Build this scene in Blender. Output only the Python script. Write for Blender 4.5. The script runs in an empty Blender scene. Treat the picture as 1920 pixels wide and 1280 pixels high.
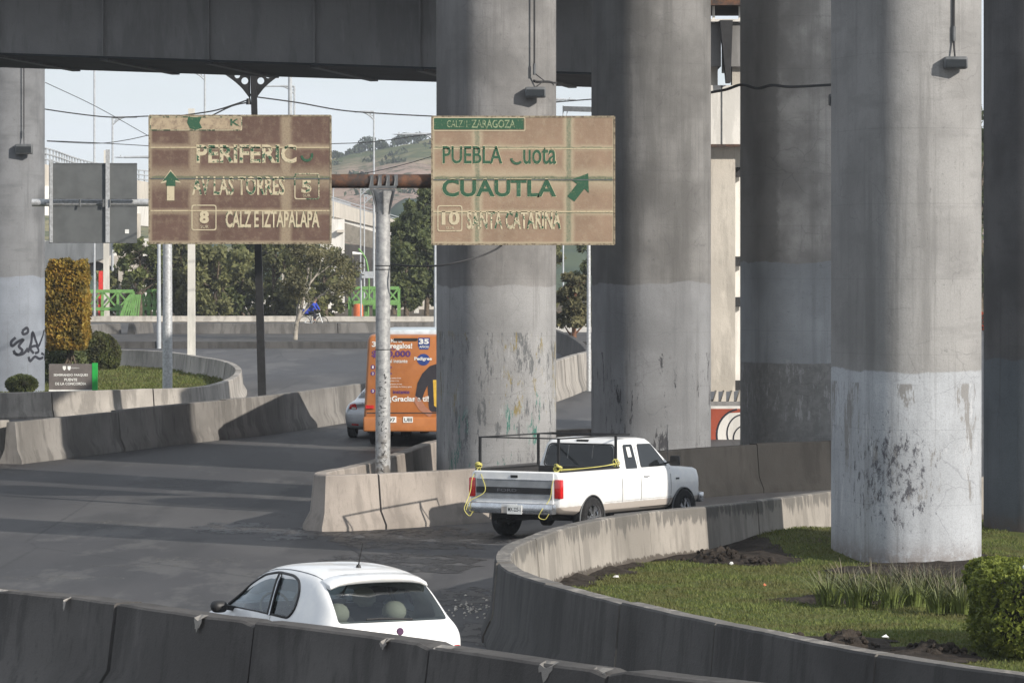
import bpy, bmesh, math, random
import numpy as np
from mathutils import Vector, Matrix, noise as mnoise
from mathutils.bvhtree import BVHTree
random.seed(7); np.random.seed(7)
SC = bpy.context.scene; COL = SC.collection
R = math.radians

# ------------------------------------------------------------------ camera, sky, sun, exposure
F, YH, EYE = 8000.0, 520.0, 4.9            # focal length in photo pixels, horizon row, eye height
cam_d = bpy.data.cameras.new("camera"); cam = bpy.data.objects.new("camera", cam_d); COL.objects.link(cam)
cam.location = (0, 0, EYE); cam.rotation_euler = (R(90), 0, 0)
cam_d.sensor_width = 36; cam_d.lens = F / 1920 * 36; cam_d.shift_y = -(640 - YH) / 1920
cam_d.clip_start = 1; cam_d.clip_end = 9000
cam_d.dof.use_dof = False
SC.camera = cam
SUN_AZ, SUN_EL = 50.0, 25.0                 # degrees right of straight-behind-the-camera
sd = Vector((math.sin(R(SUN_AZ)) * math.cos(R(SUN_EL)), -math.cos(R(SUN_AZ)) * math.cos(R(SUN_EL)), math.sin(R(SUN_EL))))
sl = bpy.data.lights.new("sun", 'SUN'); sl.energy = 4.95; sl.angle = R(0.6); sl.color = (1.0, .93, .83)
so = bpy.data.objects.new("sun", sl); COL.objects.link(so); so.rotation_euler = sd.to_track_quat('Z', 'Y').to_euler()
W = bpy.data.worlds.new("World"); SC.world = W; W.use_nodes = True
wn = W.node_tree; wn.nodes.clear()
sky = wn.nodes.new('ShaderNodeTexSky'); sky.sky_type = 'NISHITA'; sky.sun_disc = False
sky.sun_elevation = R(SUN_EL); sky.sun_rotation = R(180 - SUN_AZ); sky.air_density = 1.2; sky.dust_density = 2.2; sky.altitude = 2200
tc = wn.nodes.new('ShaderNodeTexCoord'); mp = wn.nodes.new('ShaderNodeMapping'); mp.inputs['Scale'].default_value = (1.2, 1.2, 7)
cn = wn.nodes.new('ShaderNodeTexNoise'); cn.inputs['Scale'].default_value = 5.0; cn.inputs['Detail'].default_value = 7
cr = wn.nodes.new('ShaderNodeValToRGB'); cr.color_ramp.elements[0].position = .36; cr.color_ramp.elements[1].position = .66
cr.color_ramp.elements[0].color = (.70, .70, .70, 1)
cm = wn.nodes.new('ShaderNodeMixRGB'); cm.inputs['Color2'].default_value = (9.6, 10.3, 11.2, 1)
bg = wn.nodes.new('ShaderNodeBackground'); bg.inputs['Strength'].default_value = 0.076
wo = wn.nodes.new('ShaderNodeOutputWorld')
L = wn.links.new
L(tc.outputs['Generated'], mp.inputs['Vector']); L(mp.outputs[0], cn.inputs['Vector']); L(cn.outputs['Fac'], cr.inputs['Fac'])
L(cr.outputs['Color'], cm.inputs['Fac']); L(sky.outputs[0], cm.inputs['Color1']); L(cm.outputs[0], bg.inputs['Color']); L(bg.outputs[0], wo.inputs['Surface'])
SC.view_settings.view_transform = 'Standard'; SC.view_settings.look = 'None'; SC.view_settings.gamma = 1
SC.view_settings.exposure = 0.28
SC.cycles.max_bounces = 6

# ------------------------------------------------------------------ placement
def sm(t): t = max(0., min(1., t)); return t * t * (3 - 2 * t)
def gz(Y):
    a = .3 * sm((60 - Y) / 13)
    t = Y - 88
    b = 0 if t < -6 else (.014 * (t + 6) ** 2 / 24 if t < 6 else .014 * t)
    return a + (b if Y < 262 else .014 * 174)
def G(px, py, dz=0.):                       # point dz above the ground seen at that place
    lo, hi = 20., 4000.
    for _ in range(60):
        m = (lo + hi) / 2
        if YH + F * (EYE - gz(m) - dz) / m > py: lo = m
        else: hi = m
    return Vector(((px - 960) * lo / F, lo, gz(lo) + dz))
def P(px, py, Y): return Vector(((px - 960) * Y / F, Y, EYE - (py - YH) * Y / F))

# ------------------------------------------------------------------ object helpers
def tag(o, label=None, cat=None, group=None, kind=None):
    if label: o['label'] = label
    if cat: o['category'] = cat
    if group: o['group'] = group
    if kind: o['kind'] = kind
    return o
def thing(name, loc, label, cat, rz=0, group=None):
    o = bpy.data.objects.new(name, None); COL.objects.link(o); o.empty_display_size = .3
    o.location = loc; o.rotation_euler = (0, 0, rz)
    return tag(o, label, cat, group)
def link_mesh(name, me, m, parent=None):
    o = bpy.data.objects.new(name, me); COL.objects.link(o)
    if m is not None and not me.materials:
        for k in (m if isinstance(m, (list, tuple)) else [m]): me.materials.append(k)
    if parent: o.parent = parent
    return o
def copy_thing(root, loc=None, rz=None, label=None):
    r = root.copy(); COL.objects.link(r)
    if loc is not None: r.location = loc
    if rz is not None: r.rotation_euler = (0, 0, rz)
    if label: r['label'] = label
    for ch in root.children:
        c = ch.copy(); COL.objects.link(c); c.parent = r
        for g in ch.children:
            d = g.copy(); COL.objects.link(d); d.parent = c
    return r
def perp(d):
    d = d.normalized(); a = Vector((0, 0, 1)) if abs(d.z) < .9 else Vector((1, 0, 0))
    u = d.cross(a).normalized(); return u, d.cross(u).normalized()
class MB:
    def __init__(s): s.v = []; s.f = []; s.mi = []
    def add(s, vs, fs, mi=0):
        o = len(s.v); s.v += [tuple(p) for p in vs]; s.f += [tuple(i + o for i in f) for f in fs]; s.mi += [mi] * len(fs); return s
    def box(s, c, d, rz=0, mi=0, M=None):
        x, y, z = [k / 2 for k in d]
        vs = [Vector((a * x, b * y, e * z)) for e in (-1, 1) for a, b in ((-1, -1), (1, -1), (1, 1), (-1, 1))]
        if rz: vs = [Matrix.Rotation(rz, 3, 'Z') @ p for p in vs]
        if M: vs = [M @ p for p in vs]
        vs = [p + Vector(c) for p in vs]
        return s.add(vs, [(3, 2, 1, 0), (4, 5, 6, 7), (0, 1, 5, 4), (1, 2, 6, 5), (2, 3, 7, 6), (3, 0, 4, 7)], mi)
    def bar(s, a, b, w, h=None, mi=0):
        a, b = Vector(a), Vector(b); h = h or w; u, v = perp(b - a)
        vs = [p + u * w / 2 * i + v * h / 2 * j for p in (a, b) for i, j in ((-1, -1), (1, -1), (1, 1), (-1, 1))]
        return s.add(vs, [(0, 1, 2, 3), (7, 6, 5, 4), (0, 4, 5, 1), (1, 5, 6, 2), (2, 6, 7, 3), (3, 7, 4, 0)], mi)
    def tube(s, pts, r, n=10, cap=True, mi=0):
        pts = [Vector(p) for p in pts]; rs = r if isinstance(r, (list, tuple)) else [r] * len(pts); vs = []; u0 = None
        for i, p in enumerate(pts):
            d = (pts[min(i + 1, len(pts) - 1)] - pts[max(i - 1, 0)])
            if u0 is None: u, v = perp(d)
            else:
                dn = d.normalized(); u = (u0 - dn * u0.dot(dn)).normalized(); v = dn.cross(u)
            u0 = u
            vs += [p + (u * math.cos(2 * math.pi * k / n) + v * math.sin(2 * math.pi * k / n)) * rs[i] for k in range(n)]
        fs = [(i * n + k, i * n + (k + 1) % n, (i + 1) * n + (k + 1) % n, (i + 1) * n + k) for i in range(len(pts) - 1) for k in range(n)]
        if cap: fs += [tuple(range(n - 1, -1, -1)), tuple(range((len(pts) - 1) * n, len(pts) * n))]
        return s.add(vs, fs, mi)
    def loft(s, secs, closed=True, cap=True, mi=0):
        n = len(secs[0]); vs = [p for q in secs for p in q]
        kk = n if closed else n - 1
        fs = [(i * n + k, i * n + (k + 1) % n, (i + 1) * n + (k + 1) % n, (i + 1) * n + k) for i in range(len(secs) - 1) for k in range(kk)]
        if cap: fs += [tuple(range(n - 1, -1, -1)), tuple(range((len(secs) - 1) * n, len(secs) * n))]
        return s.add(vs, fs, mi)
    def prism(s, poly, d, mi=0):              # poly: 3D points, d: extrusion vector
        d = Vector(d); a = [Vector(p) for p in poly]; return s.loft([a, [p + d for p in a]], mi=mi)
    def lathe(s, c, axis, prof, n=24, mi=0, cap=True):  # prof: (radius, along)
        u, v = perp(Vector(axis)); ax = Vector(axis).normalized(); c = Vector(c)
        return s.loft([[c + ax * h + (u * math.cos(2 * math.pi * k / n) + v * math.sin(2 * math.pi * k / n)) * r for k in range(n)] for r, h in prof], mi=mi, cap=cap)
    def mesh(s, name='m', smooth=False, off=None, merge=False):
        me = bpy.data.meshes.new(name)
        vs = s.v if off is None else [(a - off[0], b - off[1], c - off[2]) for a, b, c in s.v]
        me.from_pydata(vs, [], s.f); me.polygons.foreach_set('material_index', s.mi)
        bm = bmesh.new(); bm.from_mesh(me)
        if merge: bmesh.ops.remove_doubles(bm, verts=bm.verts, dist=1e-5)
        bmesh.ops.recalc_face_normals(bm, faces=bm.faces); bm.to_mesh(me); bm.free()
        if smooth:
            me.polygons.foreach_set('use_smooth', [True] * len(me.polygons))
            try: me.set_sharp_from_angle(angle=R(smooth if smooth > 1 else 40))
            except Exception: pass
        me.update(); return me
    def build(s, name, m, parent=None, smooth=False, world=False, origin=None):
        off = parent.location if (world and parent) else origin
        o = link_mesh(name, s.mesh(name, smooth, off), m, parent)
        if origin is not None and not parent: o.location = origin
        return o
def evaluated(o):
    bpy.context.view_layer.update(); dg = bpy.context.evaluated_depsgraph_get()
    return bpy.data.meshes.new_from_object(o.evaluated_get(dg))
def temp(me): o = bpy.data.objects.new('tmp', me); COL.objects.link(o); return o
def drop(o): bpy.data.objects.remove(o, do_unlink=True)
def subsurf(me, lv=2, crease=None):
    o = temp(me); md = o.modifiers.new('s', 'SUBSURF'); md.levels = lv; r = evaluated(o); drop(o); return r
def bevel(me, w, seg=2, ang=35):
    o = temp(me); md = o.modifiers.new('b', 'BEVEL'); md.width = w; md.segments = seg; md.angle_limit = R(ang); r = evaluated(o); drop(o); return r
def cut(me, cutters):
    o = temp(me); cs = []
    for c in cutters:
        co = temp(c); cs.append(co); md = o.modifiers.new('c', 'BOOLEAN'); md.operation = 'DIFFERENCE'; md.object = co; md.solver = 'EXACT'
    r = evaluated(o); drop(o)
    for c in cs: drop(c)
    return r
def shade(me, ang=35):
    me.polygons.foreach_set('use_smooth', [True] * len(me.polygons))
    try: me.set_sharp_from_angle(angle=R(ang))
    except Exception: pass
    return me
def bvh(me): return BVHTree.FromPolygons([v.co.copy() for v in me.vertices], [tuple(p.vertices) for p in me.polygons])
def round_poly(pts, r, n=4):
    out = []; k = len(pts)
    for i in range(k):
        p = Vector(pts[i]); a = Vector(pts[i - 1]) - p; b = Vector(pts[(i + 1) % k]) - p
        rr = min(r, a.length * .45, b.length * .45); A = p + a.normalized() * rr; B = p + b.normalized() * rr
        for j in range(n + 1):
            t = j / n; out.append(tuple(A * (1 - t) ** 2 + p * 2 * t * (1 - t) + B * t * t))
    return out
def decal(tree, poly, frm, dirn, off, m, name, parent, cuts=3, toplane=None):
    """poly 2D -> toplane(u,v)=start point; shot along dirn to the body and laid off by `off`"""
    bm = bmesh.new(); vs = [bm.verts.new((p[0], p[1], 0)) for p in poly]; bm.faces.new(vs)
    bmesh.ops.triangulate(bm, faces=bm.faces)
    for _ in range(cuts): bmesh.ops.subdivide_edges(bm, edges=[e for e in bm.edges if e.calc_length() > .06], cuts=1)
    bmesh.ops.triangulate(bm, faces=bm.faces)
    d = Vector(dirn)
    for v in bm.verts:
        s = toplane(v.co.x, v.co.y); h = tree.ray_cast(s, d)
        v.co = (h[0] if h[0] else s + d * frm) - d * off
    bmesh.ops.recalc_face_normals(bm, faces=bm.faces)
    me = bpy.data.meshes.new(name); bm.to_mesh(me); bm.free()
    me.polygons.foreach_set('use_smooth', [True] * len(me.polygons))
    if me.polygons and sum(p.normal.dot(d) * p.area for p in me.polygons) > 0: me.flip_normals()
    return link_mesh(name, me, m, parent)
def text_mesh(s, x, z, w, h, off=0., mapf=None, spacing=1.0):
    cu = bpy.data.curves.new('t', 'FONT'); cu.body = s; cu.offset = off; cu.space_character = spacing; cu.resolution_u = 3
    o = temp(cu); me = evaluated(o); drop(o)
    co = np.empty(len(me.vertices) * 3); me.vertices.foreach_get('co', co); co = co.reshape(-1, 3)
    a, b = co.min(0), co.max(0); co[:, 0] = (co[:, 0] - a[0]) / (b[0] - a[0]) * w + x; co[:, 1] = (co[:, 1] - a[1]) / max(b[1] - a[1], 1e-6) * h + z
    out = [mapf(p[0], p[1]) for p in co]
    me.vertices.foreach_set('co', np.array(out, dtype=float).ravel()); me.materials.clear(); me.update(); return me
def crv(pts, n=8):                            # Catmull-Rom
    pts = [Vector(p) for p in pts]; q = [pts[0] * 2 - pts[1]] + pts + [pts[-1] * 2 - pts[-2]]; out = []
    for i in range(1, len(q) - 2):
        for j in range(n):
            t = j / n; a, b, c, d = q[i - 1:i + 3]
            out.append(.5 * ((2 * b) + (c - a) * t + (2 * a - 5 * b + 4 * c - d) * t * t + (3 * b - a - 3 * c + d) * t ** 3))
    out.append(pts[-1]); return out

# ------------------------------------------------------------------ materials
class NM:
    def __init__(s, name, rough=.8, metal=0., spec=.3):
        s.m = bpy.data.materials.new(name); s.m.use_nodes = True; s.t = s.m.node_tree; s.b = s.t.nodes['Principled BSDF']
        s.b.inputs['Roughness'].default_value = rough; s.b.inputs['Metallic'].default_value = metal; s.b.inputs['Specular IOR Level'].default_value = spec
        s.g = s.t.nodes.new('ShaderNodeNewGeometry'); s.tc = s.t.nodes.new('ShaderNodeTexCoord')
        s.pos = s.g.outputs['Position']; s.obj = s.tc.outputs['Object']
    def n(s, ty, **kw):
        d = s.t.nodes.new('ShaderNode' + ty)
        for k, v in kw.items(): setattr(d, k, v)
        return d
    def l(s, a, b): s.t.links.new(a, b)
    def setin(s, sock, v):
        if hasattr(v, 'is_output') or hasattr(v, 'links'): s.l(v, sock)
        elif isinstance(v, tuple) and len(v) == 3 and sock.type == 'RGBA': sock.default_value = (*v, 1)
        else: sock.default_value = v
    def noise(s, scale=1., detail=4., sc=(1, 1, 1), co=None, rough=.55, dist=0., loc=(0, 0, 0)):
        mp = s.n('Mapping'); s.l(co or s.pos, mp.inputs['Vector']); mp.inputs['Scale'].default_value = sc; mp.inputs['Location'].default_value = loc
        d = s.n('TexNoise'); s.l(mp.outputs[0], d.inputs['Vector']); d.inputs['Scale'].default_value = scale
        d.inputs['Detail'].default_value = detail; d.inputs['Roughness'].default_value = rough; d.inputs['Distortion'].default_value = dist
        return d.outputs['Fac']
    def voro(s, scale, feature='DISTANCE_TO_EDGE', sc=(1, 1, 1), co=None):
        mp = s.n('Mapping'); s.l(co or s.pos, mp.inputs['Vector']); mp.inputs['Scale'].default_value = sc
        d = s.n('TexVoronoi', feature=feature); s.l(mp.outputs[0], d.inputs['Vector']); d.inputs['Scale'].default_value = scale
        return d.outputs['Distance']
    def ramp(s, f, a, b, ca=0., cb=1.):       # smooth map of f from [a,b] to [ca,cb]
        d = s.n('MapRange', interpolation_type='SMOOTHSTEP'); s.setin(d.inputs['Value'], f)
        d.inputs['From Min'].default_value = a; d.inputs['From Max'].default_value = b; d.inputs['To Min'].default_value = ca; d.inputs['To Max'].default_value = cb
        return d.outputs['Result']
    def mix(s, f, a, b, mode='MIX'):
        d = s.n('MixRGB', blend_type=mode); s.setin(d.inputs['Fac'], f); s.setin(d.inputs['Color1'], a); s.setin(d.inputs['Color2'], b); return d.outputs[0]
    def math(s, op, a, b=0.):
        d = s.n('Math', operation=op); s.setin(d.inputs[0], a); s.setin(d.inputs[1], b); return d.outputs[0]
    def xyz(s, co=None):
        d = s.n('SeparateXYZ'); s.l(co or s.pos, d.inputs[0]); return d.outputs
    def bump(s, h, dist=.01, st=.6):
        d = s.n('Bump'); s.l(h, d.inputs['Height']); d.inputs['Distance'].default_value = dist; d.inputs['Strength'].default_value = st; s.l(d.outputs[0], s.b.inputs['Normal'])
    def color(s, c): s.setin(s.b.inputs['Base Color'], c); return s
    def rough(s, c): s.setin(s.b.inputs['Roughness'], c); return s
def plain(name, c, rough=.6, metal=0., spec=.3, var=.12, sc=6., coat=0.):
    k = NM(name, rough, metal, spec); n = k.noise(sc, 4, co=k.obj)
    lo = tuple(x * (1 - var) for x in c); hi = tuple(min(1, x * (1 + var)) for x in c)
    k.color(k.mix(k.ramp(n, .3, .7), lo, hi))
    if coat: k.b.inputs['Coat Weight'].default_value = coat; k.b.inputs['Coat Roughness'].default_value = .08
    return k.m
def concrete(name, c, dark=.55, streak=.5, stain=.4, top=None):
    k = NM(name, .85, 0, .2); P_ = k.pos
    a = k.noise(.55, 6, loc=(3, 1, 2)); b = k.noise(2.2, 5, sc=(1, 1, .16), rough=.65); f = k.noise(38, 3); g = k.noise(7, 5, rough=.7)
    lo = tuple(x * dark for x in c)
    col = k.mix(k.ramp(a, .32, .68), lo, c)
    col = k.mix(k.ramp(b, .48, .60, 0, streak), col, tuple(x * .38 for x in c))
    col = k.mix(k.ramp(k.noise(13, 5, sc=(1, 1, .12), rough=.75, loc=(2, 7, 0)), .56, .68, 0, streak * .8), col, tuple(x * .32 for x in c))
    col = k.mix(k.ramp(g, .58, .78, 0, stain), col, tuple(x * .45 for x in c))
    col = k.mix(k.ramp(k.noise(3.1, 4, sc=(1, 1, .3), loc=(9, 9, 0)), .62, .74, 0, .35), col, tuple(min(1, x * 1.35) for x in c))
    col = k.mix(k.ramp(f, .3, .75, 0, .25), col, tuple(x * .7 for x in c))
    if top:                                    # rain runs down from the top edge, soil splashed up from the foot
        Z = k.xyz()[2]; v = k.noise(5, 6, sc=(1, 1, .10), rough=.75, loc=(7, 7, 0)); v2 = k.noise(1.2, 3, loc=(1, 9, 0))
        m_ = k.math('ADD', k.math('ADD', v, k.math('MULTIPLY', v2, .5)), k.ramp(Z, top[0], top[1], -.22, .12))
        col = k.mix(k.ramp(m_, .76, .84, 0, .7), col, (.085, .082, .078))
        m2 = k.math('ADD', k.noise(6, 6, sc=(1, 1, .5), rough=.8, loc=(3, 3, 0)), k.ramp(Z, .28, .50, .28, -.3)); col = k.mix(k.ramp(m2, .58, .66, 0, .85), col, (.06, .05, .042))
    k.color(col); k.bump(k.math('ADD', k.math('MULTIPLY', f, .5), g), .012, .7)
    return k.m
def glassy(name, c=(.012, .014, .016), rough=.06):
    k = NM(name, rough, 0, .5); k.color(c); return k.m
def foliage(name, c1, c2, c3=None, big=1.2, transl=.25):
    k = NM(name, .65, 0, .25); r = k.g.outputs['Random Per Island']; n = k.noise(big, 3)
    col = k.mix(r, c1, c2); col = k.mix(k.ramp(n, .42, .62, 0, .75), col, c3 or tuple(x * .55 for x in c1))
    k.color(col)
    tr = k.n('BsdfTranslucent'); k.setin(tr.inputs['Color'], col); mx = k.n('MixShader'); mx.inputs[0].default_value = transl
    out = k.t.nodes['Material Output']; k.l(k.b.outputs[0], mx.inputs[1]); k.l(tr.outputs[0], mx.inputs[2]); k.l(mx.outputs[0], out.inputs['Surface'])
    return k.m
M = {}
M['barrier'] = concrete('barrier_concrete', (.36, .335, .305), .62, .65, .45)
M['barrier_loop'] = concrete('barrier_concrete_loop', (.32, .295, .265), .65, .45, .35, top=(.55, 1.03))
M['barrier_behind'] = concrete('barrier_concrete_behind', (.036, .034, .032), .65, .5, .5)  # near-black colour stands in for the shade on this barrier
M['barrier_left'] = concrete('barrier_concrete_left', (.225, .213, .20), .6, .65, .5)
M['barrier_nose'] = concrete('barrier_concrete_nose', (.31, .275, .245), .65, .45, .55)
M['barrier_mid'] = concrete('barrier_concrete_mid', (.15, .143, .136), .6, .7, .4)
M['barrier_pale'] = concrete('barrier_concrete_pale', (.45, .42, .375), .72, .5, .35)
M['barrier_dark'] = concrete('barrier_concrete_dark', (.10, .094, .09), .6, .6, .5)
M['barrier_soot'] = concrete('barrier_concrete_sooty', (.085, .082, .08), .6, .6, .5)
M['pale_conc'] = concrete('pale_concrete', (.55, .51, .45), .8, .35, .2)
M['white_conc'] = concrete('whitewashed_concrete', (.72, .70, .66), .86, .3, .12)
M['deck'] = concrete('deck_concrete', (.25, .245, .24), .7, .35, .3)
M['steel'] = plain('galvanised_steel', (.42, .43, .44), .5, .35, .4, .2, 14)
M['steel_dark'] = plain('dark_steel', (.10, .105, .11), .55, .2, .3, .2)
M['black'] = plain('black_paint', (.014, .014, .015), .5, 0, .4, .3)
M['rubber'] = plain('tyre_rubber', (.02, .02, .021), .85, 0, .2, .3, 20)
M['chrome'] = plain('chrome', (.55, .56, .58), .22, .9, .5, .15)
M['cable'] = plain('cable', (.03, .03, .032), .7)
M['white_pole'] = concrete('white_pole_concrete', (.62, .60, .55), .85, .3, .2)
M['far_steel'] = plain('pale_lamp_steel', (.36, .38, .40), .6, .1)
M['green_steel'] = plain('green_steel', (.13, .27, .08), .5, 0, .4, .2)
M['red'] = plain('red_paint', (.55, .04, .035), .5)
M['car_glass'] = glassy('dark_glass')
M['cream'] = plain('cream_leather', (.62, .60, .48), .6)
M['interior'] = plain('dark_interior', (.03, .03, .032), .8)
M['red_lamp'] = plain('red_lamp_plastic', (.50, .012, .012), .2, 0, .5, .15, 6, 1.)
M['white_text'] = plain('white_lettering', (.72, .72, .70), .6)
M['black_text'] = plain('black_lettering', (.02, .02, .02), .6)
M['purple_text'] = plain('purple_lettering', (.10, .04, .16), .6)
M['blue_print'] = plain('blue_print', (.03, .06, .22), .6)
M['rope'] = plain('yellow_rope', (.50, .46, .14), .8)
def white_paint(name, dirt=True):
    k = NM(name, .32, 0, .5); z = k.xyz(k.obj)[2]; n = k.noise(5, 4, co=k.obj)
    col = k.mix(k.ramp(n, .35, .7), (.66, .67, .68), (.74, .74, .73))
    if dirt: col = k.mix(k.ramp(k.math('ADD', z, k.math('MULTIPLY', n, .04)), .645, .66, .85, 0), col, (.36, .31, .27))
    if dirt: col = k.mix(k.ramp(k.math('ADD', z, k.math('MULTIPLY', n, .4)), .95, .6, 0, .35), col, (.42, .38, .33))
    k.color(col); k.b.inputs['Coat Weight'].default_value = .6; k.b.inputs['Coat Roughness'].default_value = .06; return k.m
M['truck_white'] = white_paint('truck_paint'); M['car_white'] = white_paint('car_paint', False)
M['car_silver'] = plain('silver_paint', (.42, .44, .47), .3, .5, .5, .06, 3, .8)
def asphalt():
    k = NM('asphalt', .8, 0, .35); a = k.noise(.09, 6, sc=(1, .5, 1)); f = k.noise(30, 3); g = k.noise(1.3, 6, sc=(1, .35, 1), rough=.7)
    t = k.noise(.35, 5, sc=(1.6, .22, 1), loc=(4, 2, 0))
    col = k.mix(k.ramp(a, .38, .60), (.038, .037, .040), (.074, .072, .073))
    col = k.mix(k.ramp(t, .48, .62, 0, .6), col, (.030, .030, .032))
    col = k.mix(k.ramp(k.noise(.5, 6, sc=(.5, .12, 1), loc=(8, 1, 0), rough=.7), .54, .60, 0, .45), col, (.11, .107, .103))
    col = k.mix(k.ramp(g, .60, .72, 0, .35), col, (.135, .13, .12))
    cr = k.voro(.16, sc=(1, .6, 1), co=k.mix(.25, k.pos, k.n('TexNoise').outputs['Color']))
    col = k.mix(k.ramp(k.math('ADD', cr, k.math('MULTIPLY', k.noise(2, 4), .012)), .004, .012, .7, 0), col, (.018, .018, .019))
    col = k.mix(k.ramp(k.noise(60, 2), .62, .75, 0, .4), col, (.15, .145, .14))
    k.color(col); k.bump(f, .006, .5); k.rough(k.ramp(a, .3, .7, .62, .85)); return k.m
M['asphalt'] = asphalt()
def sheetm(name, c1, c2, sc=1.5, c3=None):
    k = NM(name, .95, 0, .1); n = k.noise(sc, 6, rough=.7); f = k.noise(20, 4)
    col = k.mix(k.ramp(n, .35, .65), c1, c2)
    if c3: col = k.mix(k.ramp(k.noise(sc * .5, 5, loc=(5, 5, 5)), .52, .68, 0, .8), col, c3)
    col = k.mix(k.ramp(f, .4, .75, 0, .5), col, tuple(x * .5 for x in c1)); k.color(col); k.bump(f, .03, .8); return k.m
M['earth'] = sheetm('bare_earth', (.07, .055, .04), (.12, .10, .07))
M['soil'] = sheetm('dark_soil', (.022, .018, .015), (.05, .041, .034), 4)
M['lawn'] = sheetm('lawn_base', (.062, .075, .024), (.095, .105, .032), .9, (.07, .055, .035))
M['grass'] = foliage('grass_blades', (.075, .110, .026), (.165, .18, .052), (.11, .10, .04), .9, .3)
M['kerb'] = concrete('kerb_concrete', (.30, .29, .27), .7, .4, .4)

# ================================================================== the setting
def strip_sheet(name, m, ys, xs, dz, kind='structure'):
    mb = MB()
    for i in range(len(ys) - 1):
        a, b = ys[i], ys[i + 1]; xa, xb = xs(a), xs(b); n = 6
        for j in range(n):
            f = lambda q, t: q[0] + (q[1] - q[0]) * t
            mb.add([(f(xa, j / n), a, gz(a) + dz), (f(xa, (j + 1) / n), a, gz(a) + dz), (f(xb, (j + 1) / n), b, gz(b) + dz), (f(xb, j / n), b, gz(b) + dz)], [(0, 1, 2, 3)])
    o = mb.build(name, m, smooth=60); tag(o, kind=kind); return o
YS = [-60, 0, 30] + [44 + i * 2 for i in range(30)] + [110 + i * 10 for i in range(16)] + [262, 270, 400, 800, 1350]
strip_sheet('ground', M['earth'], YS, lambda y: (-max(80, min(600, y * 1.6)), max(80, min(600, y * 1.6))), -.006)
strip_sheet('road', M['asphalt'], [y for y in YS if y <= 250], lambda y: (-60, 60), 0.)

# ------------------------------------------------------------------ barriers
PROF = [(-.30, 0), (-.30, .08), (-.175, .33), (-.115, .98), (-.095, 1.0), (.095, 1.0), (.115, .98), (.175, .33), (.30, .08), (.30, 0)]
def barrier(path, h, label, m, seg=3.2, name='concrete_barrier', wid=1., cat='barrier', chips=0, seed=1, jit=.012, group=None, base=None, soot=0):
    """path: top-centre points; the wall stands on the ground under it"""
    rnd = random.Random(seed); pts = []; P0 = [Vector((p[0], p[1], 0)) for p in path]
    cum = [0.]
    for a, b in zip(P0, P0[1:]): cum.append(cum[-1] + (b - a).length)
    tot = cum[-1]; step = .22
    def at(s):
        s = max(0, min(tot, s)); i = 0
        while i < len(cum) - 2 and cum[i + 1] < s: i += 1
        t = (s - cum[i]) / max(1e-6, cum[i + 1] - cum[i]); return P0[i].lerp(P0[i + 1], t)
    mb = MB(); s0 = 0.
    while s0 < tot - .05:
        s1 = min(tot, s0 + seg * rnd.uniform(.85, 1.15))
        if tot - s1 < .8: s1 = tot
        n = max(2, int((s1 - s0) / step)); secs = []; dx = rnd.uniform(-jit, jit); dh = rnd.uniform(-jit, jit)
        for i in range(n + 1):
            s = s0 + .02 + (s1 - s0 - .04) * i / n
            p = at(s); d = (at(s + .15) - at(s - .15)); d.normalize(); nr = Vector((-d.y, d.x, 0)); zb = gz(p.y) if base is None else base
            e = 0
            if chips and (i == 0 or i == n) and rnd.random() < .6: e = rnd.uniform(.01, .05)
            secs.append([(p.x + nr.x * (o * wid + dx), p.y + nr.y * (o * wid + dx), zb - .05 * (z == 0) + z * h + (dh - e * chips if z > .9 else 0) + .006 * mnoise.noise(Vector((s * 1.7, z * 3, seed)))) for o, z in PROF])
        f0 = len(mb.f); mb.loft(secs)
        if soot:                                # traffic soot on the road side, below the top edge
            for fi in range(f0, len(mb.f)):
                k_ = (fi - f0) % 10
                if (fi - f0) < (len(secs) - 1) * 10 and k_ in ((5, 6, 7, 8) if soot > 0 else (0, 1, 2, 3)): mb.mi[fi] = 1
        s0 = s1
    c = sum(P0, Vector()) / len(P0)
    o = mb.build(name, [m, M['barrier_soot']] if soot else m, smooth=30, origin=(P0[len(P0) // 2].x, P0[len(P0) // 2].y, gz(P0[len(P0) // 2].y)))
    return tag(o, label, cat, group)
def T(pts, h, n=8): return crv([G(x, y, h) for x, y in pts], n)
H = 1.07
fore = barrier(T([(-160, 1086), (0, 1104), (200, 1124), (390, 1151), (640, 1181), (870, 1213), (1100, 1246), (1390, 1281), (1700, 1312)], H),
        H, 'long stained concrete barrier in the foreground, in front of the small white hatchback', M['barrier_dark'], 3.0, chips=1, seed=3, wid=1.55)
loop_pts = [(2120, 1284), (1920, 1264), (1632, 1222), (1456, 1187), (1280, 1152), (1121, 1114), (1012, 1086), (965, 1068), (945, 1048), (955, 1025), (988, 1009), (1035, 991), (1108, 974), (1194, 960), (1320, 948), (1450, 934), (1565, 919), (1700, 905), (1900, 888), (2100, 872)]
loop = T(loop_pts, H, 8)
barrier(loop, H, 'curved concrete barrier wrapping round the grass island at the right', M['barrier_loop'], 3.4, seed=5, soot=1)
barrier(T([(1760, 816), (1565, 827), (1450, 831), (1330, 838), (1225, 846)], H), H, 'concrete barrier with its shade painted dark, behind the pickup bonnet, running to the largest pier', M['barrier_behind'], 3.2, seed=21, wid=1.1, jit=.03)
nose = T([(1222, 846), (1100, 859), (980, 870), (880, 878), (735, 886), (650, 890), (612, 891), (600, 888), (612, 883), (650, 876), (690, 866), (760, 845), (817, 826), (900, 815), (1045, 806), (1200, 798)], H, 8)
barrier(nose, H, 'pointed concrete barrier round the foot of the rusty overhead sign, beside the pickup', M['barrier_nose'], 3.6, seed=6, wid=1.15)
barrier(T([(-120, 795), (12, 786)], H), H, 'short end block of concrete barrier at the left edge of the road', M['barrier'], 5, seed=8)
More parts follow.
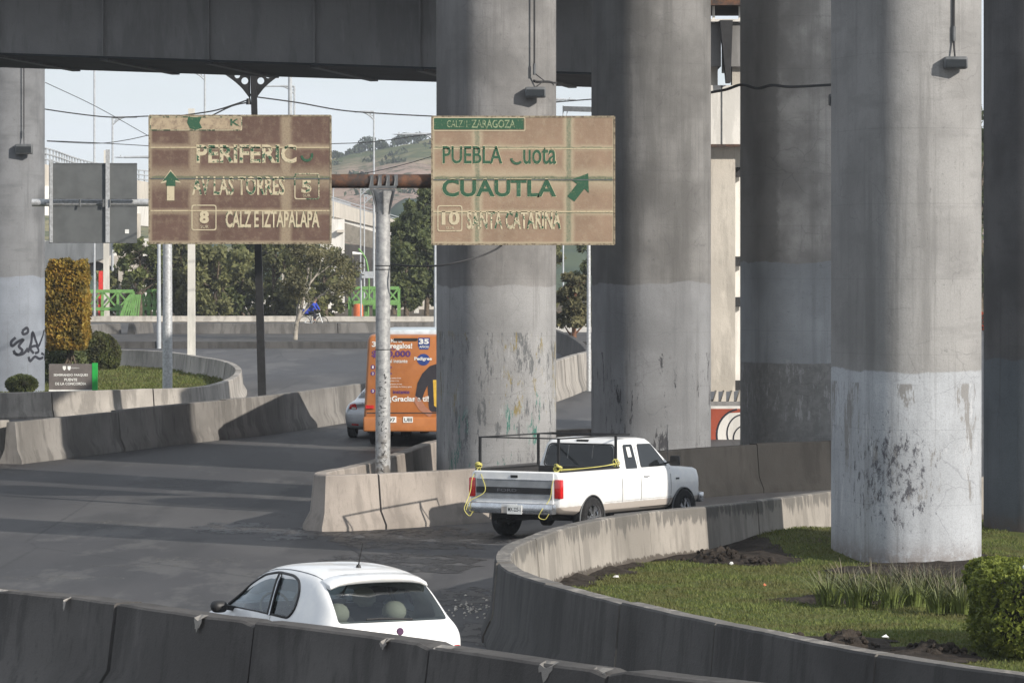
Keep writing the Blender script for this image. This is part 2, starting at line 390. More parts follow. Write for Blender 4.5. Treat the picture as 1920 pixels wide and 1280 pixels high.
barrier(T([(19, 789), (187, 772), (284, 762), (400, 751), (500, 742), (650, 723), (800, 703), (900, 690)], H), H,
        'straight concrete barrier along the left roadside, at the foot of the leaning black lamp post', M['barrier_left'], 6.2, chips=.6, seed=9, jit=.04)
lisl = T([(-150, 737), (6, 736), (50, 735), (187, 732), (275, 729), (359, 726), (410, 718), (438, 706), (447, 694), (440, 685), (419, 676), (369, 667), (312, 659), (225, 655), (100, 652), (-150, 650)], .8, 8)
barrier(lisl, .8, 'curved concrete barrier round the grass island with the golden hedge', M['barrier'], 4, seed=10)
barrier(T([(100, 611), (165, 608), (222, 606)], .85), .85, 'cracked short concrete barrier left of the broken one, far across the road', M['barrier_mid'], 3, seed=11, wid=1.2)
barrier(T([(246, 606), (281, 604)], .87), .87, 'broken leaning concrete barrier block with a sunlit end, far across the road', M['barrier_mid'], 9, seed=12, wid=1.3, chips=1)
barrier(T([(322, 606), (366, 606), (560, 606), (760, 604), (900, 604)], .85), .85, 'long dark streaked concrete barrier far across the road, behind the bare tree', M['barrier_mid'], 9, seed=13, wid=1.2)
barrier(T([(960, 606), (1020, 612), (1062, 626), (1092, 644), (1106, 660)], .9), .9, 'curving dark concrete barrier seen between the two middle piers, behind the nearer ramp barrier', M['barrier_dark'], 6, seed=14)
barrier(T([(860, 745), (960, 700), (1045, 675), (1080, 664), (1115, 655), (1160, 646), (1240, 636)], 1.3), 1.3, 'scraped concrete ramp barrier seen between the two middle piers', M['barrier'], 5, seed=15)
barrier([Vector((-60, 252, 0)), Vector((70, 252, 0))], .32, 'low pale parapet along the far edge of the road beyond the cyclist', M['barrier_pale'], 8, seed=16, name='parapet', cat='parapet')
# far pavement, kerb under the far barriers
def slab(name, pts, z0, h, m, kind='structure'):
    mb = MB(); mb.prism([(p[0], p[1], z0) for p in pts], (0, 0, h)); return tag(mb.build(name, m), kind=kind)
strip = MB()
for a, b in ((-60, 6),):
    secs = []
    for y, z in ((200, 0), (200.02, .32), (216, .34), (216.02, 0)): secs.append([(a, y, gz(y) + z - (0.1 if z == 0 else 0)), (b, y, gz(y) + z - (0.1 if z == 0 else 0))])
    strip.loft(secs, closed=False, cap=False)
tag(strip.build('pavement', M['barrier_soot']), kind='structure')
far_pav = MB(); far_pav.add([(1.0, 205, gz(205) + .05), (12, 205, gz(205) + .05), (16, 246, gz(246) + .05), (2, 246, gz(246) + .05)], [(0, 1, 2, 3)])
tag(far_pav.build('far_pavement', M['pale_conc']), kind='structure')

# broken corners showing pale fresh concrete
def chip(px, py, w, d, label, seed, parent, hh=H):
    rnd = random.Random(seed); c = G(px, py, hh); mb = MB(); nr = Vector((-.82, -.57, 0)); tg_ = Vector((.57, -.82, 0)); n = 11; ring = []; mid = []
    for i in range(n):
        a = math.pi + math.pi * i / (n - 1); u = math.cos(a) * w * rnd.uniform(.75, 1.2); v = math.sin(a) * d * rnd.uniform(.6, 1.25) if 0 < i < n - 1 else 0
        p = c + tg_ * u + Vector((0, 0, v - .02)) + nr * (.165 + max(0, -v) * .16); ring.append(tuple(p))
    top_ = [tuple(c + tg_ * w * q + nr * (.08 + rnd.uniform(-.015, .02)) + Vector((0, 0, .012))) for q in (1, .5, 0, -.5, -1)]
    ctr = c + nr * .15 + Vector((0, 0, -.05)); allr = ring + top_
    mb.v = allr + [tuple(ctr + nr * .02)]; k = len(allr); mb.f = [(i, (i + 1) % k, k) for i in range(k)]; mb.mi = [0] * k
    mb.build('broken_patch', M['barrier'], parent, world=True)
for i, (px, py, w, d) in enumerate(((397, 1153, .07, .13), (745, 1197, .06, .07), (855, 1211, .13, .05), (1050, 1240, .11, .13), (1150, 1252, .12, .12), (20, 1106, .12, .04), (146, 1120, .03, .12))): chip(px, py, w, d, '', i, fore)
# ------------------------------------------------------------------ grass islands
def inside(x, y, poly):
    c = False; j = len(poly) - 1
    for i in range(len(poly)):
        a, b = poly[i], poly[j]
        if (a.y > y) != (b.y > y) and x < (b.x - a.x) * (y - a.y) / (b.y - a.y) + a.x: c = not c
        j = i
    return c
c5 = Vector((6.4, 72.6))
def hz(x, y):                                  # height of the right island
    d = math.hypot(x - c5.x + 1.2, y - c5.y - 1.0)
    return .26 + .05 * mnoise.noise(Vector((x * .5, y * .35, 0))) + .02 * mnoise.noise(Vector((x * 2.5, y * 1.5, 3))) + .30 * math.exp(-(d / 2.3) ** 2)
def lz(x, y): return gz(y) + .12 + .05 * mnoise.noise(Vector((x * .3, y * .2, 9)))
def lawn_sheet(name, poly, zf, cell, m):
    xs = [p.x for p in poly]; ys = [p.y for p in poly]; mb = MB(); ids = {}
    def vid(i, j):
        if (i, j) not in ids:
            x, y = min(xs) + i * cell, min(ys) + j * cell; ids[(i, j)] = len(mb.v); mb.v.append((x, y, zf(x, y)))
        return ids[(i, j)]
    for i in range(int((max(xs) - min(xs)) / cell)):
        for j in range(int((max(ys) - min(ys)) / cell)):
            if inside(min(xs) + (i + .5) * cell, min(ys) + (j + .5) * cell, poly):
                mb.f.append((vid(i, j), vid(i + 1, j), vid(i + 1, j + 1), vid(i, j + 1))); mb.mi.append(0)
    return tag(mb.build(name, m, smooth=60), kind='structure')
rpoly = [Vector((p.x, p.y, 0)) for p in loop]
lpoly = [Vector((p.x, p.y, 0)) for p in lisl]
lawn_sheet('lawn', rpoly, hz, .2, M['lawn'])
lawn_sheet('far_lawn', lpoly, lz, .35, M['lawn'])
# bare soil areas: (x, y, rx, ry) in the right island
def g2(px, py, dz=.28): p = G(px, py, dz); return p
bare = []
for px, py, rx, ry in ((1110, 1062, .75, 2.2), (1180, 1036, 1.1, 2.2), (1290, 1034, 1.3, 2.0), (1400, 1048, .9, 1.5), (1060, 1085, .5, 1.6), (1560, 1185, .8, 1.1), (1720, 1196, .8, 1.3), (1800, 1100, .7, 1.0), (1560, 1118, .5, .5), (1650, 1122, 1.6, .7), (1870, 1060, 1.4, 2.4), (1640, 1000, 1.8, 1.8), (1750, 1050, 1.3, 1.8), (1330, 1006, .8, 1.2), (1660, 1066, 1.0, .9), (1780, 1074, 1.1, 1.0)):
    p = g2(px, py); bare.append((p.x, p.y, rx, ry))
def bareness(x, y):
    b = 0
    for cx, cy, rx, ry in bare: b = max(b, 1.25 - math.hypot((x - cx) / rx, (y - cy) / ry))
    return b + .35 * mnoise.noise(Vector((x * 1.3, y * 1.0, 5)))
def soil_sheet(poly, zf):
    mb = MB(); ids = {}; cell = .14; xs = [p.x for p in poly]; ys = [p.y for p in poly]
    def vid(i, j):
        if (i, j) not in ids:
            x, y = min(xs) + i * cell, min(ys) + j * cell; b = max(0, min(.7, bareness(x, y) - .25))
            ids[(i, j)] = len(mb.v); mb.v.append((x, y, zf(x, y) + .008 + b * (.06 + .09 * abs(mnoise.noise(Vector((x * 3.3, y * 3.3, 1)))))))
        return ids[(i, j)]
    for i in range(int((max(xs) - min(xs)) / cell)):
        for j in range(int((max(ys) - min(ys)) / cell)):
            x, y = min(xs) + (i + .5) * cell, min(ys) + (j + .5) * cell
            if x < 10 and bareness(x, y) > .25 and inside(x, y, poly):
                mb.f.append((vid(i, j), vid(i + 1, j), vid(i + 1, j + 1), vid(i, j + 1))); mb.mi.append(0)
    return tag(mb.build('bare_soil', M['soil']), kind='structure')
soil_sheet(rpoly, hz)
def blades(name, n, poly, zf, xr, yr, hh, wd, m, mask=None):
    vs = []; k = 0; rnd = random.Random(4)
    while k < n:
        x = rnd.uniform(*xr); y = rnd.uniform(*yr)
        if not inside(x, y, poly) or (mask and mask(x, y) > rnd.uniform(.1, .45)): 
            k += .15; continue
        k += 1; z = zf(x, y) - .01; a = rnd.uniform(0, 6.3); h = hh * rnd.uniform(.4, 1.2) * (.7 + .5 * (mnoise.noise(Vector((x, y * .7, 2))) + .5)); w = wd * rnd.uniform(.6, 1.4)
        dx, dy = math.cos(a) * w, math.sin(a) * w; lx, ly = rnd.gauss(0, h * .5), rnd.gauss(0, h * .5)
        vs += [(x - dx, y - dy, z), (x + dx, y + dy, z), (x + lx, y + ly, z + h)]
    me = bpy.data.meshes.new(name); me.from_pydata(vs, [], [(i, i + 1, i + 2) for i in range(0, len(vs), 3)]); me.update()
    o = link_mesh(name, me, m); return tag(o, kind='stuff')
tag(blades('short_grass', 110000, rpoly, hz, (-.6, 9), (46, 80), .055, .012, M['grass'], bareness), 'mown green grass of the right island', 'grass')
tag(blades('short_grass', 50000, lpoly, lz, (-22, -8), (134, 172), .11, .03, M['grass']), 'sunlit mown grass of the left island', 'grass')
# soil heaps
def heap(cx, cy, rx, ry, h, zf, label, seed, m=None, group=None):
    rnd = random.Random(seed); mb = MB(); n = 26; rings = 9; secs = []
    for i in range(rings + 1):
        t = i / rings; row = []
        for k in range(n):
            a = 2 * math.pi * k / n; r = t * (1 + .25 * mnoise.noise(Vector((math.cos(a) * 1.3, math.sin(a) * 1.3, seed))))
            x, y = cx + math.cos(a) * rx * r, cy + math.sin(a) * ry * r
            z = h * max(0, (1 - t * t)) * (1 + .5 * mnoise.noise(Vector((x * 4, y * 4, seed)))) + .09 * (1 - t) * mnoise.noise(Vector((x * 11, y * 11, seed)))
            row.append((x, y, zf(cx, cy) + z - .02 * t))
        secs.append(row)
    mb.loft(secs, cap=False)
    for _ in range(40):                         # clods
        a = rnd.uniform(0, 6.3); t = rnd.uniform(.2, 1.1) ** .7; r = rnd.uniform(.015, .055)
        x, y = cx + math.cos(a) * rx * t, cy + math.sin(a) * ry * t; z = zf(cx, cy) + h * max(0, 1 - t * t) + r * .4
        mb.loft([[(x + math.cos(q * 1.05) * r * e * rnd.uniform(.8, 1.2), y + math.sin(q * 1.05) * r * e * rnd.uniform(.8, 1.2), z + dz * r) for q in range(6)] for e, dz in ((.4, -.9), (1, -.2), (.9, .4), (.3, .9))])
    return tag(mb.build('soil_heap', m or M['soil'], smooth=25, origin=(cx, cy, zf(cx, cy))), label, 'soil heap', group)
for px, py, rx, ry, h, lab in ((1345, 1050, .52, .7, .20, 'dark dug soil heap with a grass tuft, inside the curved barrier'), (1430, 1056, .25, .4, .08, 'small dark clod heap right of the tufted soil heap'),
        (1490, 1186, .17, .3, .13, 'small round heap of dark clods near the barrier edge of the lawn'), (1585, 1190, .42, .6, .20, 'biggest dark soil heap on the near side of the lawn'),
        (1745, 1196, .5, .6, .13, 'flat dark soil heap beside the clipped green hedge')):
    p = g2(px, py); heap(p.x, p.y, rx, ry, h, hz, lab, int(px))

# ------------------------------------------------------------------ foliage
def leaf_object(name, pts, size, m, parent=None, aspect=.5, up=0., world=True, seed=1, drop_=0.):
    rs = np.random.RandomState(seed); pts = np.asarray(pts, float); n = len(pts)
    if parent is not None and world: pts = pts - np.array(parent.location)
    a = rs.normal(size=(n, 3)); a[:, 2] += up; a[:, 2] -= drop_; a /= np.linalg.norm(a, axis=1)[:, None]
    b = np.cross(a, rs.normal(size=(n, 3))); b /= np.linalg.norm(b, axis=1)[:, None]
    s = size * rs.uniform(.6, 1.4, n)[:, None]; a = a * s; b = b * s * aspect
    v = np.stack([pts - a, pts + b, pts + a, pts - b], 1).reshape(-1, 3)
    me = bpy.data.meshes.new(name); me.vertices.add(n * 4); me.vertices.foreach_set('co', v.ravel())
    me.loops.add(n * 4); me.loops.foreach_set('vertex_index', np.arange(n * 4, dtype=np.int32))
    me.polygons.add(n); me.polygons.foreach_set('loop_start', np.arange(n, dtype=np.int32) * 4)
    try: me.polygons.foreach_set('loop_total', np.full(n, 4, dtype=np.int32))
    except Exception: pass
    me.update(calc_edges=True); return link_mesh(name, me, m, parent)
M['leaf_dark'] = foliage('leaf_dark', (.075, .098, .040), (.17, .19, .075), (.045, .058, .028), .5, .35)
M['leaf_olive'] = foliage('leaf_olive', (.15, .165, .07), (.28, .275, .12), (.085, .09, .045), .45, .4)
M['leaf_dry'] = foliage('leaf_dry', (.12, .115, .06), (.22, .20, .10), (.06, .06, .035), .6)
M['leaf_conifer'] = foliage('leaf_conifer', (.09, .115, .04), (.21, .23, .08), (.05, .065, .03), .6, .35)
M['leaf_gold'] = foliage('leaf_gold', (.25, .135, .02), (.38, .28, .055), (.10, .09, .025), 2.2, .3)
M['leaf_bush'] = foliage('leaf_bush', (.055, .07, .022), (.12, .13, .04), (.05, .045, .022), 2.)
M['leaf_hedge'] = foliage('leaf_hedge', (.085, .11, .016), (.23, .26, .045), (.05, .07, .012), 3., .3)
M['bark'] = plain('bark', (.10, .08, .06), .9, 0, .1, .4, 8)
M['bark_pale'] = plain('pale_bark', (.27, .245, .21), .9, 0, .1, .35, 5)
M['bark_red'] = plain('reddish_bark', (.17, .09, .06), .9, 0, .1, .3, 8)
def tree(base, hgt, rad, label, lm, seed, nblob=14, nleaf=4500, ls=.16, trunk_r=.14, bark='bark', crown0=.25, shape='round', lean=0., group=None, name='tree', cat='tree', aspect=.5, limbs=7):
    rnd = random.Random(seed); b = Vector(base); t = thing(name, b, label, cat, group=group)
    mb = MB(); top = b + Vector((lean, 0, hgt * .9)); tr = []
    for i in range(7):
        q = i / 6; tr.append(b.lerp(top, q) + Vector((rnd.uniform(-1, 1), rnd.uniform(-1, 1), 0)) * .10 * q * rad * (i < 6))
    mb.tube([tr[0] - Vector((0, 0, .2))] + tr[0:], [trunk_r * 1.35] + [trunk_r * (1.1 - .95 * i / 6) for i in range(7)], 9)
    blobs = []
    for i in range(nblob):
        q = crown0 + (1 - crown0) * (i + rnd.random()) / nblob
        if shape == 'cone': rr = rad * (1.05 - q) ** .8 * 1.15
        elif shape == 'column': rr = rad * .8 * (1 - .4 * q)
        else: rr = rad * math.sqrt(max(.06, 1 - ((q - .58) / .55) ** 2))
        a = rnd.uniform(0, 6.283); d = rr * rnd.uniform(.25, .85)
        c = b.lerp(top, q) + Vector((math.cos(a) * d, math.sin(a) * d, 0)); r = rad * rnd.uniform(.24, .46) * (.7 if shape == 'cone' else 1)
        blobs.append((c, r))
        if i % max(1, nblob // limbs) == 0 or rnd.random() < .3:
            s = b.lerp(top, max(.12, q - .22)); mid = s.lerp(c, .5) + Vector((0, 0, -.06 * rad)); mb.tube([s, mid, c], [trunk_r * .42, trunk_r * .28, trunk_r * .08], 6)
            for _ in range(3):
                e = c + Vector((rnd.gauss(0, r), rnd.gauss(0, r), rnd.gauss(0, r * .7))); mb.tube([mid.lerp(c, .6), e], [trunk_r * .14, trunk_r * .03], 4)
    mb.build('trunk', M[bark], t, smooth=60, world=True)
    rs = np.random.RandomState(seed); pts = []; wts = np.array([r ** 2 for _, r in blobs]); wts /= wts.sum()
    for (c, r), w in zip(blobs, wts):
        n = int(nleaf * w); sub = max(3, n // 60)
        cc = rs.normal(size=(sub, 3)); cc /= np.linalg.norm(cc, axis=1)[:, None]; cc *= (rs.uniform(.3, 1, sub) ** .5)[:, None] * r; cc[:, 2] *= .75
        idx = rs.randint(0, sub, n); pts.append(np.array(c) + cc[idx] + rs.normal(size=(n, 3)) * r * .17)
    leaf_object('crown', np.concatenate(pts), ls, M[lm], t, aspect=aspect, seed=seed)
    return t

# ================================================================== piers and decks
def pier_mat(name, zline, zline2=None, base=(.245, .243, .245), paint=(.34, .355, .38), grime=None, flake=None, dark=.6, seed=0, paint2=None, shade_strip=None):
    k = NM(name, .88, 0, .15); P_ = k.pos; X, Y, Z = k.xyz()[0], k.xyz()[1], k.xyz()[2]
    a = k.noise(.7, 6, loc=(seed, 0, 0)); st = k.noise(1.6, 6, sc=(1, 1, .07), rough=.7, loc=(seed, 3, 0)); g = k.noise(5, 6, rough=.75, loc=(seed, 0, 7)); f = k.noise(40, 3)
    hb = k.noise(2.2, 5, sc=(.35, .35, 1.6), loc=(seed, 5, 0))
    col = k.mix(k.ramp(a, .35, .65), tuple(x * dark for x in base), base)
    col = k.mix(k.ramp(st, .50, .66, 0, .5), col, tuple(x * .42 for x in base))
    col = k.mix(k.ramp(k.noise(11, 5, sc=(1, 1, .5), loc=(seed, 4, 4), rough=.8), .60, .70, 0, .55), col, tuple(x * .35 for x in base))
    col = k.mix(k.ramp(hb, .55, .7, 0, .35), col, tuple(x * .55 for x in base))
    if shade_strip:                                    # shaded left side of the pier, painted into its colour
        db = k.ramp(k.math('ADD', X, k.math('MULTIPLY', k.math('SUBTRACT', g, .5), .25)), shade_strip[0] - .06, shade_strip[0] + .06, shade_strip[1], 0)
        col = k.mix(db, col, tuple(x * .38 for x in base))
    w = k.noise(1.1, 3, loc=(seed, 1, 1)); edge = k.math('ADD', Z, k.math('MULTIPLY', k.math('SUBTRACT', w, .5), .28))
    m1 = k.ramp(edge, zline - .02, zline + .02, 1, 0)
    pc = k.mix(k.ramp(a, .3, .7), tuple(x * .72 for x in paint), paint)
    pc = k.mix(k.ramp(st, .52, .68, 0, .45), pc, tuple(x * .5 for x in paint))
    pc = k.mix(k.ramp(g, .60, .72, 0, .35), pc, tuple(x * .5 for x in base))
    col = k.mix(k.math('MULTIPLY', m1, .92), col, pc)
    if paint2:
        z2, c2 = paint2; m2 = k.ramp(k.math('ADD', Z, k.math('MULTIPLY', k.math('SUBTRACT', w, .5), .1)), z2 - .02, z2 + .02, .85, 0)
        col = k.mix(m2, col, k.mix(k.ramp(g, .35, .6), c2, tuple(x * .7 for x in c2)))
    fl = k.noise(7.5, 6, sc=(1, 1, .28), rough=.8, loc=(seed, 2, 0))
    if flake:                                   # flaking posters and paint inside a height band
        for (za, zb, lo, c, sc_, strg) in flake:
            band = k.math('MULTIPLY', k.ramp(Z, za, za + .15), k.ramp(Z, zb - .04, zb, 1, 0))
            ff = k.noise(sc_, 6, sc=(1, 1, .22), rough=.8, loc=(seed + lo * 30, 8, 1)); reg = k.noise(.9, 2, loc=(seed + 5, lo * 9, 1))
            col = k.mix(k.math('MULTIPLY', k.math('MULTIPLY', band, k.ramp(k.math('ADD', ff, k.math('MULTIPLY', reg, .25)), lo, lo + .05)), strg), col, c)
    if grime:                                   # soot cloud: centre x,z and size
        gx, gzz, sx, sz = grime
        d = k.math('ADD', k.math('POWER', k.math('DIVIDE', k.math('SUBTRACT', X, gx), sx), 2.), k.math('POWER', k.math('DIVIDE', k.math('SUBTRACT', Z, gzz), sz), 2.))
        ff = k.noise(9, 7, sc=(1, 1, .5), rough=.8)
        col = k.mix(k.ramp(k.math('SUBTRACT', ff, k.math('MULTIPLY', d, .16)), .47, .56, 0, .85), col, (.035, .034, .045))
    if seed > 1:                                # hair cracks
        nz_ = k.n('TexNoise'); nz_.inputs['Scale'].default_value = 1.6; nz_.inputs['Detail'].default_value = 8; k.l(P_, nz_.inputs['Vector'])
        cr = k.voro(1.0, sc=(1, 1, 1.7), co=k.mix(.5, P_, k.mix(1., P_, nz_.outputs['Color'], 'ADD')))
        col = k.mix(k.math('MULTIPLY', k.ramp(cr, .003, .014, .22, 0), k.ramp(k.noise(.8, 4, loc=(seed, 9, 9)), .5, .6)), col, (.05, .045, .055))
    vs_ = k.noise(3.4, 6, sc=(1, 1, .02), rough=.8, loc=(seed, 0, 5)); col = k.mix(k.ramp(vs_, .56, .62, 0, .3), col, tuple(x * .5 for x in base))
    col = k.mix(k.ramp(k.noise(17, 6, sc=(.5, .5, 1), rough=.85, loc=(seed, 6, 0)), .60, .66, 0, .5), col, (.07, .068, .072))
    seam = k.math('FRACT', k.math('DIVIDE', Z, 1.22)); col = k.mix(k.ramp(seam, .985, .995, 0, .16), col, (.06, .06, .06))
    bz = k.ramp(Z, .25, .75, .6, 0); col = k.mix(k.math('MULTIPLY', bz, k.ramp(g, .3, .55)), col, (.12, .085, .065))
    col = k.mix(k.ramp(f, .35, .8, 0, .3), col, tuple(x * .5 for x in base))
    k.color(col); k.bump(k.math('ADD', k.math('MULTIPLY', f, .4), g), .012, .6); return k.m
PIER_TOP = 20.
def pier(pxl, pxr, Yc, label, m, top=PIER_TOP, Lr=3.6, ang=11, z0=-.3):
    Wd = (pxr - pxl) * Yc / F; xc = ((pxl + pxr) / 2 - 960) * Yc / F
    a = R(ang); Tk = Wd / (1 + (Lr / 1.95 - 1) * math.sin(a)) if Lr > 2 else Wd
    hl = (Lr - Tk) / 2; out = []
    ax = Vector((-math.sin(a), math.cos(a), 0)); nx = Vector((math.cos(a), math.sin(a), 0))
    for k in range(48):                         # rounded-end section with slightly flattened ends
        t = 2 * math.pi * k / 48; c, s = math.cos(t), math.sin(t)
        c2 = math.copysign(abs(c) ** .86, c); s2 = math.copysign(abs(s) ** .86, s)
        out.append(nx * (Tk / 2 * c2) + ax * (Tk / 2 * s2 + (hl if s > 0 else -hl)))
    wmax = max(p.x for p in out) - min(p.x for p in out); sc = Wd / wmax; out = [Vector((p.x * sc, p.y, 0)) for p in out]
    g = gz(Yc); mb = MB(); n = 12
    mb.loft([[(xc + p.x, Yc + p.y, g + z0 + (top - g - z0) * i / n) for p in out] for i in range(n + 1)])
    return tag(mb.build('bridge_pier', m, smooth=40, origin=(xc, Yc, g)), label, 'pier')
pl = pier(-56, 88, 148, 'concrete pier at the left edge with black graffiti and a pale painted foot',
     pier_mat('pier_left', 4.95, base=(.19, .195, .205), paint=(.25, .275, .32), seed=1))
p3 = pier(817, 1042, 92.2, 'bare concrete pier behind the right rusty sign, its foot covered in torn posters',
     pier_mat('pier_poster', 4.72, seed=2, shade_strip=(-.82, .45), base=(.24, .234, .23), paint=(.30, .30, .302), flake=[(.9, 3.75, .665, (.09, .095, .10), 6, .85), (1.9, 3.78, .69, (.20, .16, .06), 3.5, .9), (.5, 2.5, .70, (.02, .13, .10), 4, 1.), (1.2, 3.7, .70, (.34, .34, .34), 8, .7)]))
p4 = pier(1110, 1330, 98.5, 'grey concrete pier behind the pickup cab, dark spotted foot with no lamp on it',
     pier_mat('pier_mid', 4.75, seed=3, shade_strip=(2.7, .5), base=(.20, .196, .192), paint=(.235, .24, .25), flake=[(.4, 3.2, .70, (.03, .03, .035), 5, .9)]))
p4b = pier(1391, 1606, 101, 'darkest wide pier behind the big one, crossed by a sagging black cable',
     pier_mat('pier_dark', 5.25, seed=4, shade_strip=(6.2, .75), base=(.47, .45, .425), paint=(.36, .38, .40), paint2=(2.9, (.24, .235, .225)), dark=.5, flake=[(1.5, 3.0, .69, (.4, .4, .4), 9, .7)]))
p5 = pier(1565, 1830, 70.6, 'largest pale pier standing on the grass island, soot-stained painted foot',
     pier_mat('pier_big', 3.36, seed=5, shade_strip=(6.2, .3), base=(.285, .281, .277), paint=(.40, .42, .45), grime=(6.2, 1.7, .95, 1.25), flake=[(1.2, 3.2, .66, (.20, .195, .19), 2.2, .9), (.9, 3.2, .70, (.42, .43, .45), 5, .8)], dark=.74), Lr=3.4, ang=13, top=12.4)
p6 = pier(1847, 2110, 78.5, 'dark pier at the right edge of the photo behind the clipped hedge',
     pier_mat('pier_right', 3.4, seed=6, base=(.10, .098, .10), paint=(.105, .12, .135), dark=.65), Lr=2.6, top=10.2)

# decks overhead
deck_m = M['deck']
girder_m = concrete('painted_girder', (.27, .268, .27), .8, .3, .25)
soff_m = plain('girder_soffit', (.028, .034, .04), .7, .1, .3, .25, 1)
t = thing('box_girder_bridge', (0, 108, 10.6), 'dark steel box girder bridge crossing above the signs at the top of the photo', 'bridge')
yb = lambda x: 10.58 - .0335 * (x + 12.96)     # slight fall to the right
mb = MB(); x0, x1 = -60, 4.7
mb.loft([[(x, 108, yb(x)), (x, 108, yb(x) + 2.45), (x, 115, yb(x) + 2.45), (x, 115, yb(x))] for x in (x0, x1)])
mb.build('web', girder_m, t, world=True)
mb = MB(); mb.loft([[(x, 107.9, yb(x) - .05), (x, 107.9, yb(x) - .003), (x, 115.1, yb(x) - .003), (x, 115.1, yb(x) - .05)] for x in (x0, x1)]); mb.build('bottom_flange', soff_m, t, world=True)
mb = MB(); mb.loft([[(x, 102.6, yb(x) + 2.5), (x, 102.6, yb(x) + 2.85), (x, 119.5, yb(x) + 2.85), (x, 119.5, yb(x) + 2.46), (x, 108, yb(x) + 2.46)] for x in (x0, x1)]); mb.build('deck_slab', deck_m, t, world=True)
k0 = (193 - 960) * 108 / F
for i in range(-14, 6):
    x = k0 + i * 2.672
    b1 = MB(); b1.box((x, 107.94, yb(x) + 1.22), (.05, .11, 2.42)); b1.build('stiffener', girder_m, t, world=True)
    b1 = MB(); b1.prism([(x - .06, 107.95, yb(x) + 1.9), (x - .06, 107.95, yb(x) + 2.45), (x - .06, 103.4, yb(x) + 2.49), (x - .06, 103.4, yb(x) + 2.3)], (.12, 0, 0)); b1.build('bracket', M['steel_dark'], t, world=True)
    if x0 < x - 3: b1 = MB(); b1.bar((x, 108.2, yb(x) - .075), (x + 1.3, 114.9, yb(x + 1.3) - .075), .22, .05); b1.build('soffit_rib', M['steel_dark'], t, world=True)
# unseen upper road over the piers, its outline shaped to cast shade
def deck(name, pts, z, th, label, par=.9, m=None):
    t = thing(name, (pts[0][0], pts[0][1], z), label, 'bridge')
    mb = MB(); mb.prism([(x, y, z) for x, y in pts], (0, 0, th)); mb.build('deck_slab', m or deck_m, t, world=True)  # slab of the unseen shade deck
    for (a, b) in ((0, 1), (2, 3)):
        mb = MB(); p, q = pts[a], pts[b]; mb.bar((p[0], p[1], z + th + par / 2), (q[0], q[1], z + th + par / 2), .25, par)
        mb.build('parapet', m or deck_m, t, world=True)
    return t
deck('shade_deck', [(-5, 88), (4, 88), (4, 99.2), (31.5, 76.1), (38, 70.7), (52, 58.9), (58, 61), (44, 72.5), (22, 90.6), (8, 106), (-5, 106)], PIER_TOP, 1.6, 'unseen high deck above the row of concrete piers, outline shaped to cast shade', par=.2)

# ------------------------------------------------------------------ lamps and cables on the piers
def wall_y(obj, px, py, Y):
    tr_ = BVHTree.FromPolygons([obj.location + v.co for v in obj.data.vertices], [tuple(p.vertices) for p in obj.data.polygons])
    w = P(px, py, Y); h = tr_.ray_cast(Vector((w.x, Y - 10, w.z)), Vector((0, 1, 0))); return h[0].y if h[0] else Y
def floodlight(px, py, pxw, pyh, Y, ytop, label, conduit_px=None, kink=0, obj=None):
    if obj: Y = wall_y(obj, px - pxw * .3, py, Y) - .05
    p = P(px, py, Y); w = pxw * Y / F; h = pyh * Y / F
    t = thing('floodlight', (p.x, p.y, p.z - h / 2), label, 'floodlight', group='lamps fixed to the piers')
    me = MB().box((0, -.13, h / 2), (w, .26, h)).mesh(); link_mesh('lamp_housing', shade(bevel(me, .035, 3)), M['steel_dark'], t)
    MB().box((0, -.272, h * .45), (w * .86, .012, h * .6)).build('lens', M['car_glass'], t)
    MB().box((0, .03, h / 2), (w * .4, .08, h * .5)).build('bracket', M['steel_dark'], t)
    cx = (conduit_px - px) * Y / F; top = P(conduit_px, ytop, Y).z - t.location.z
    pts = [(cx, -.03, top), (cx, -.03, h + .30), (cx * .8 + kink * .2, -.06, h + .14), (cx * .3, -.1, h - .01)]
    MB().tube(pts, [.02, .02, .016, .014], 8).build('conduit', M['cable'], t, smooth=60)
    MB().tube([(cx, -.03, h + .5), (cx, -.03, h + .26)], .032, 8).build('conduit_sleeve', M['steel_dark'], t, smooth=60)
floodlight(46, 280, 32, 19, 146, 118, 'small dark floodlight hanging on the left-edge pier', 45, obj=pl)
floodlight(1004, 174, 39, 20, 89.6, -40, 'black floodlight on the pier behind the right rusty sign', 1002, 1, obj=p3)
floodlight(1790, 119, 44, 23, 70.75, -60, 'black floodlight high on the largest pale pier', 1788, obj=p5)
floodlight(1567, 188, 28, 22, 98.2, 150, 'floodlight half hidden behind the largest pier, under the sagging cable', 1570)
def wire(pts, r, label, cat='cable', group=None, m=None, n=6, name='cable'):
    pts = crv(pts, 6); mb = MB(); mb.tube(pts, r, n)
    return tag(mb.build(name, m or M['cable'], smooth=60, origin=tuple(pts[0])), label, cat, group)
wire([P(1330, 174, 103), P(1362, 168, 101), P(1391, 159, 99.5), P(1420, 166, 98.7), P(1448, 160, 98.4), P(1480, 163, 98.4), P(1530, 161, 98.6), P(1566, 159, 98.8), P(1610, 158, 100)], .035, 'thick sagging black cable strung round the darkest pier')
wire([P(x_, y_, wall_y(p3, min(x_, 1037), y_, 91) - .03) for x_, y_ in ((1044, 156), (1036, 155), (1028, 153), (1016, 153), (1008, 153), (1001, 151))], .022, 'short black conduit running round the pier beside its floodlight')

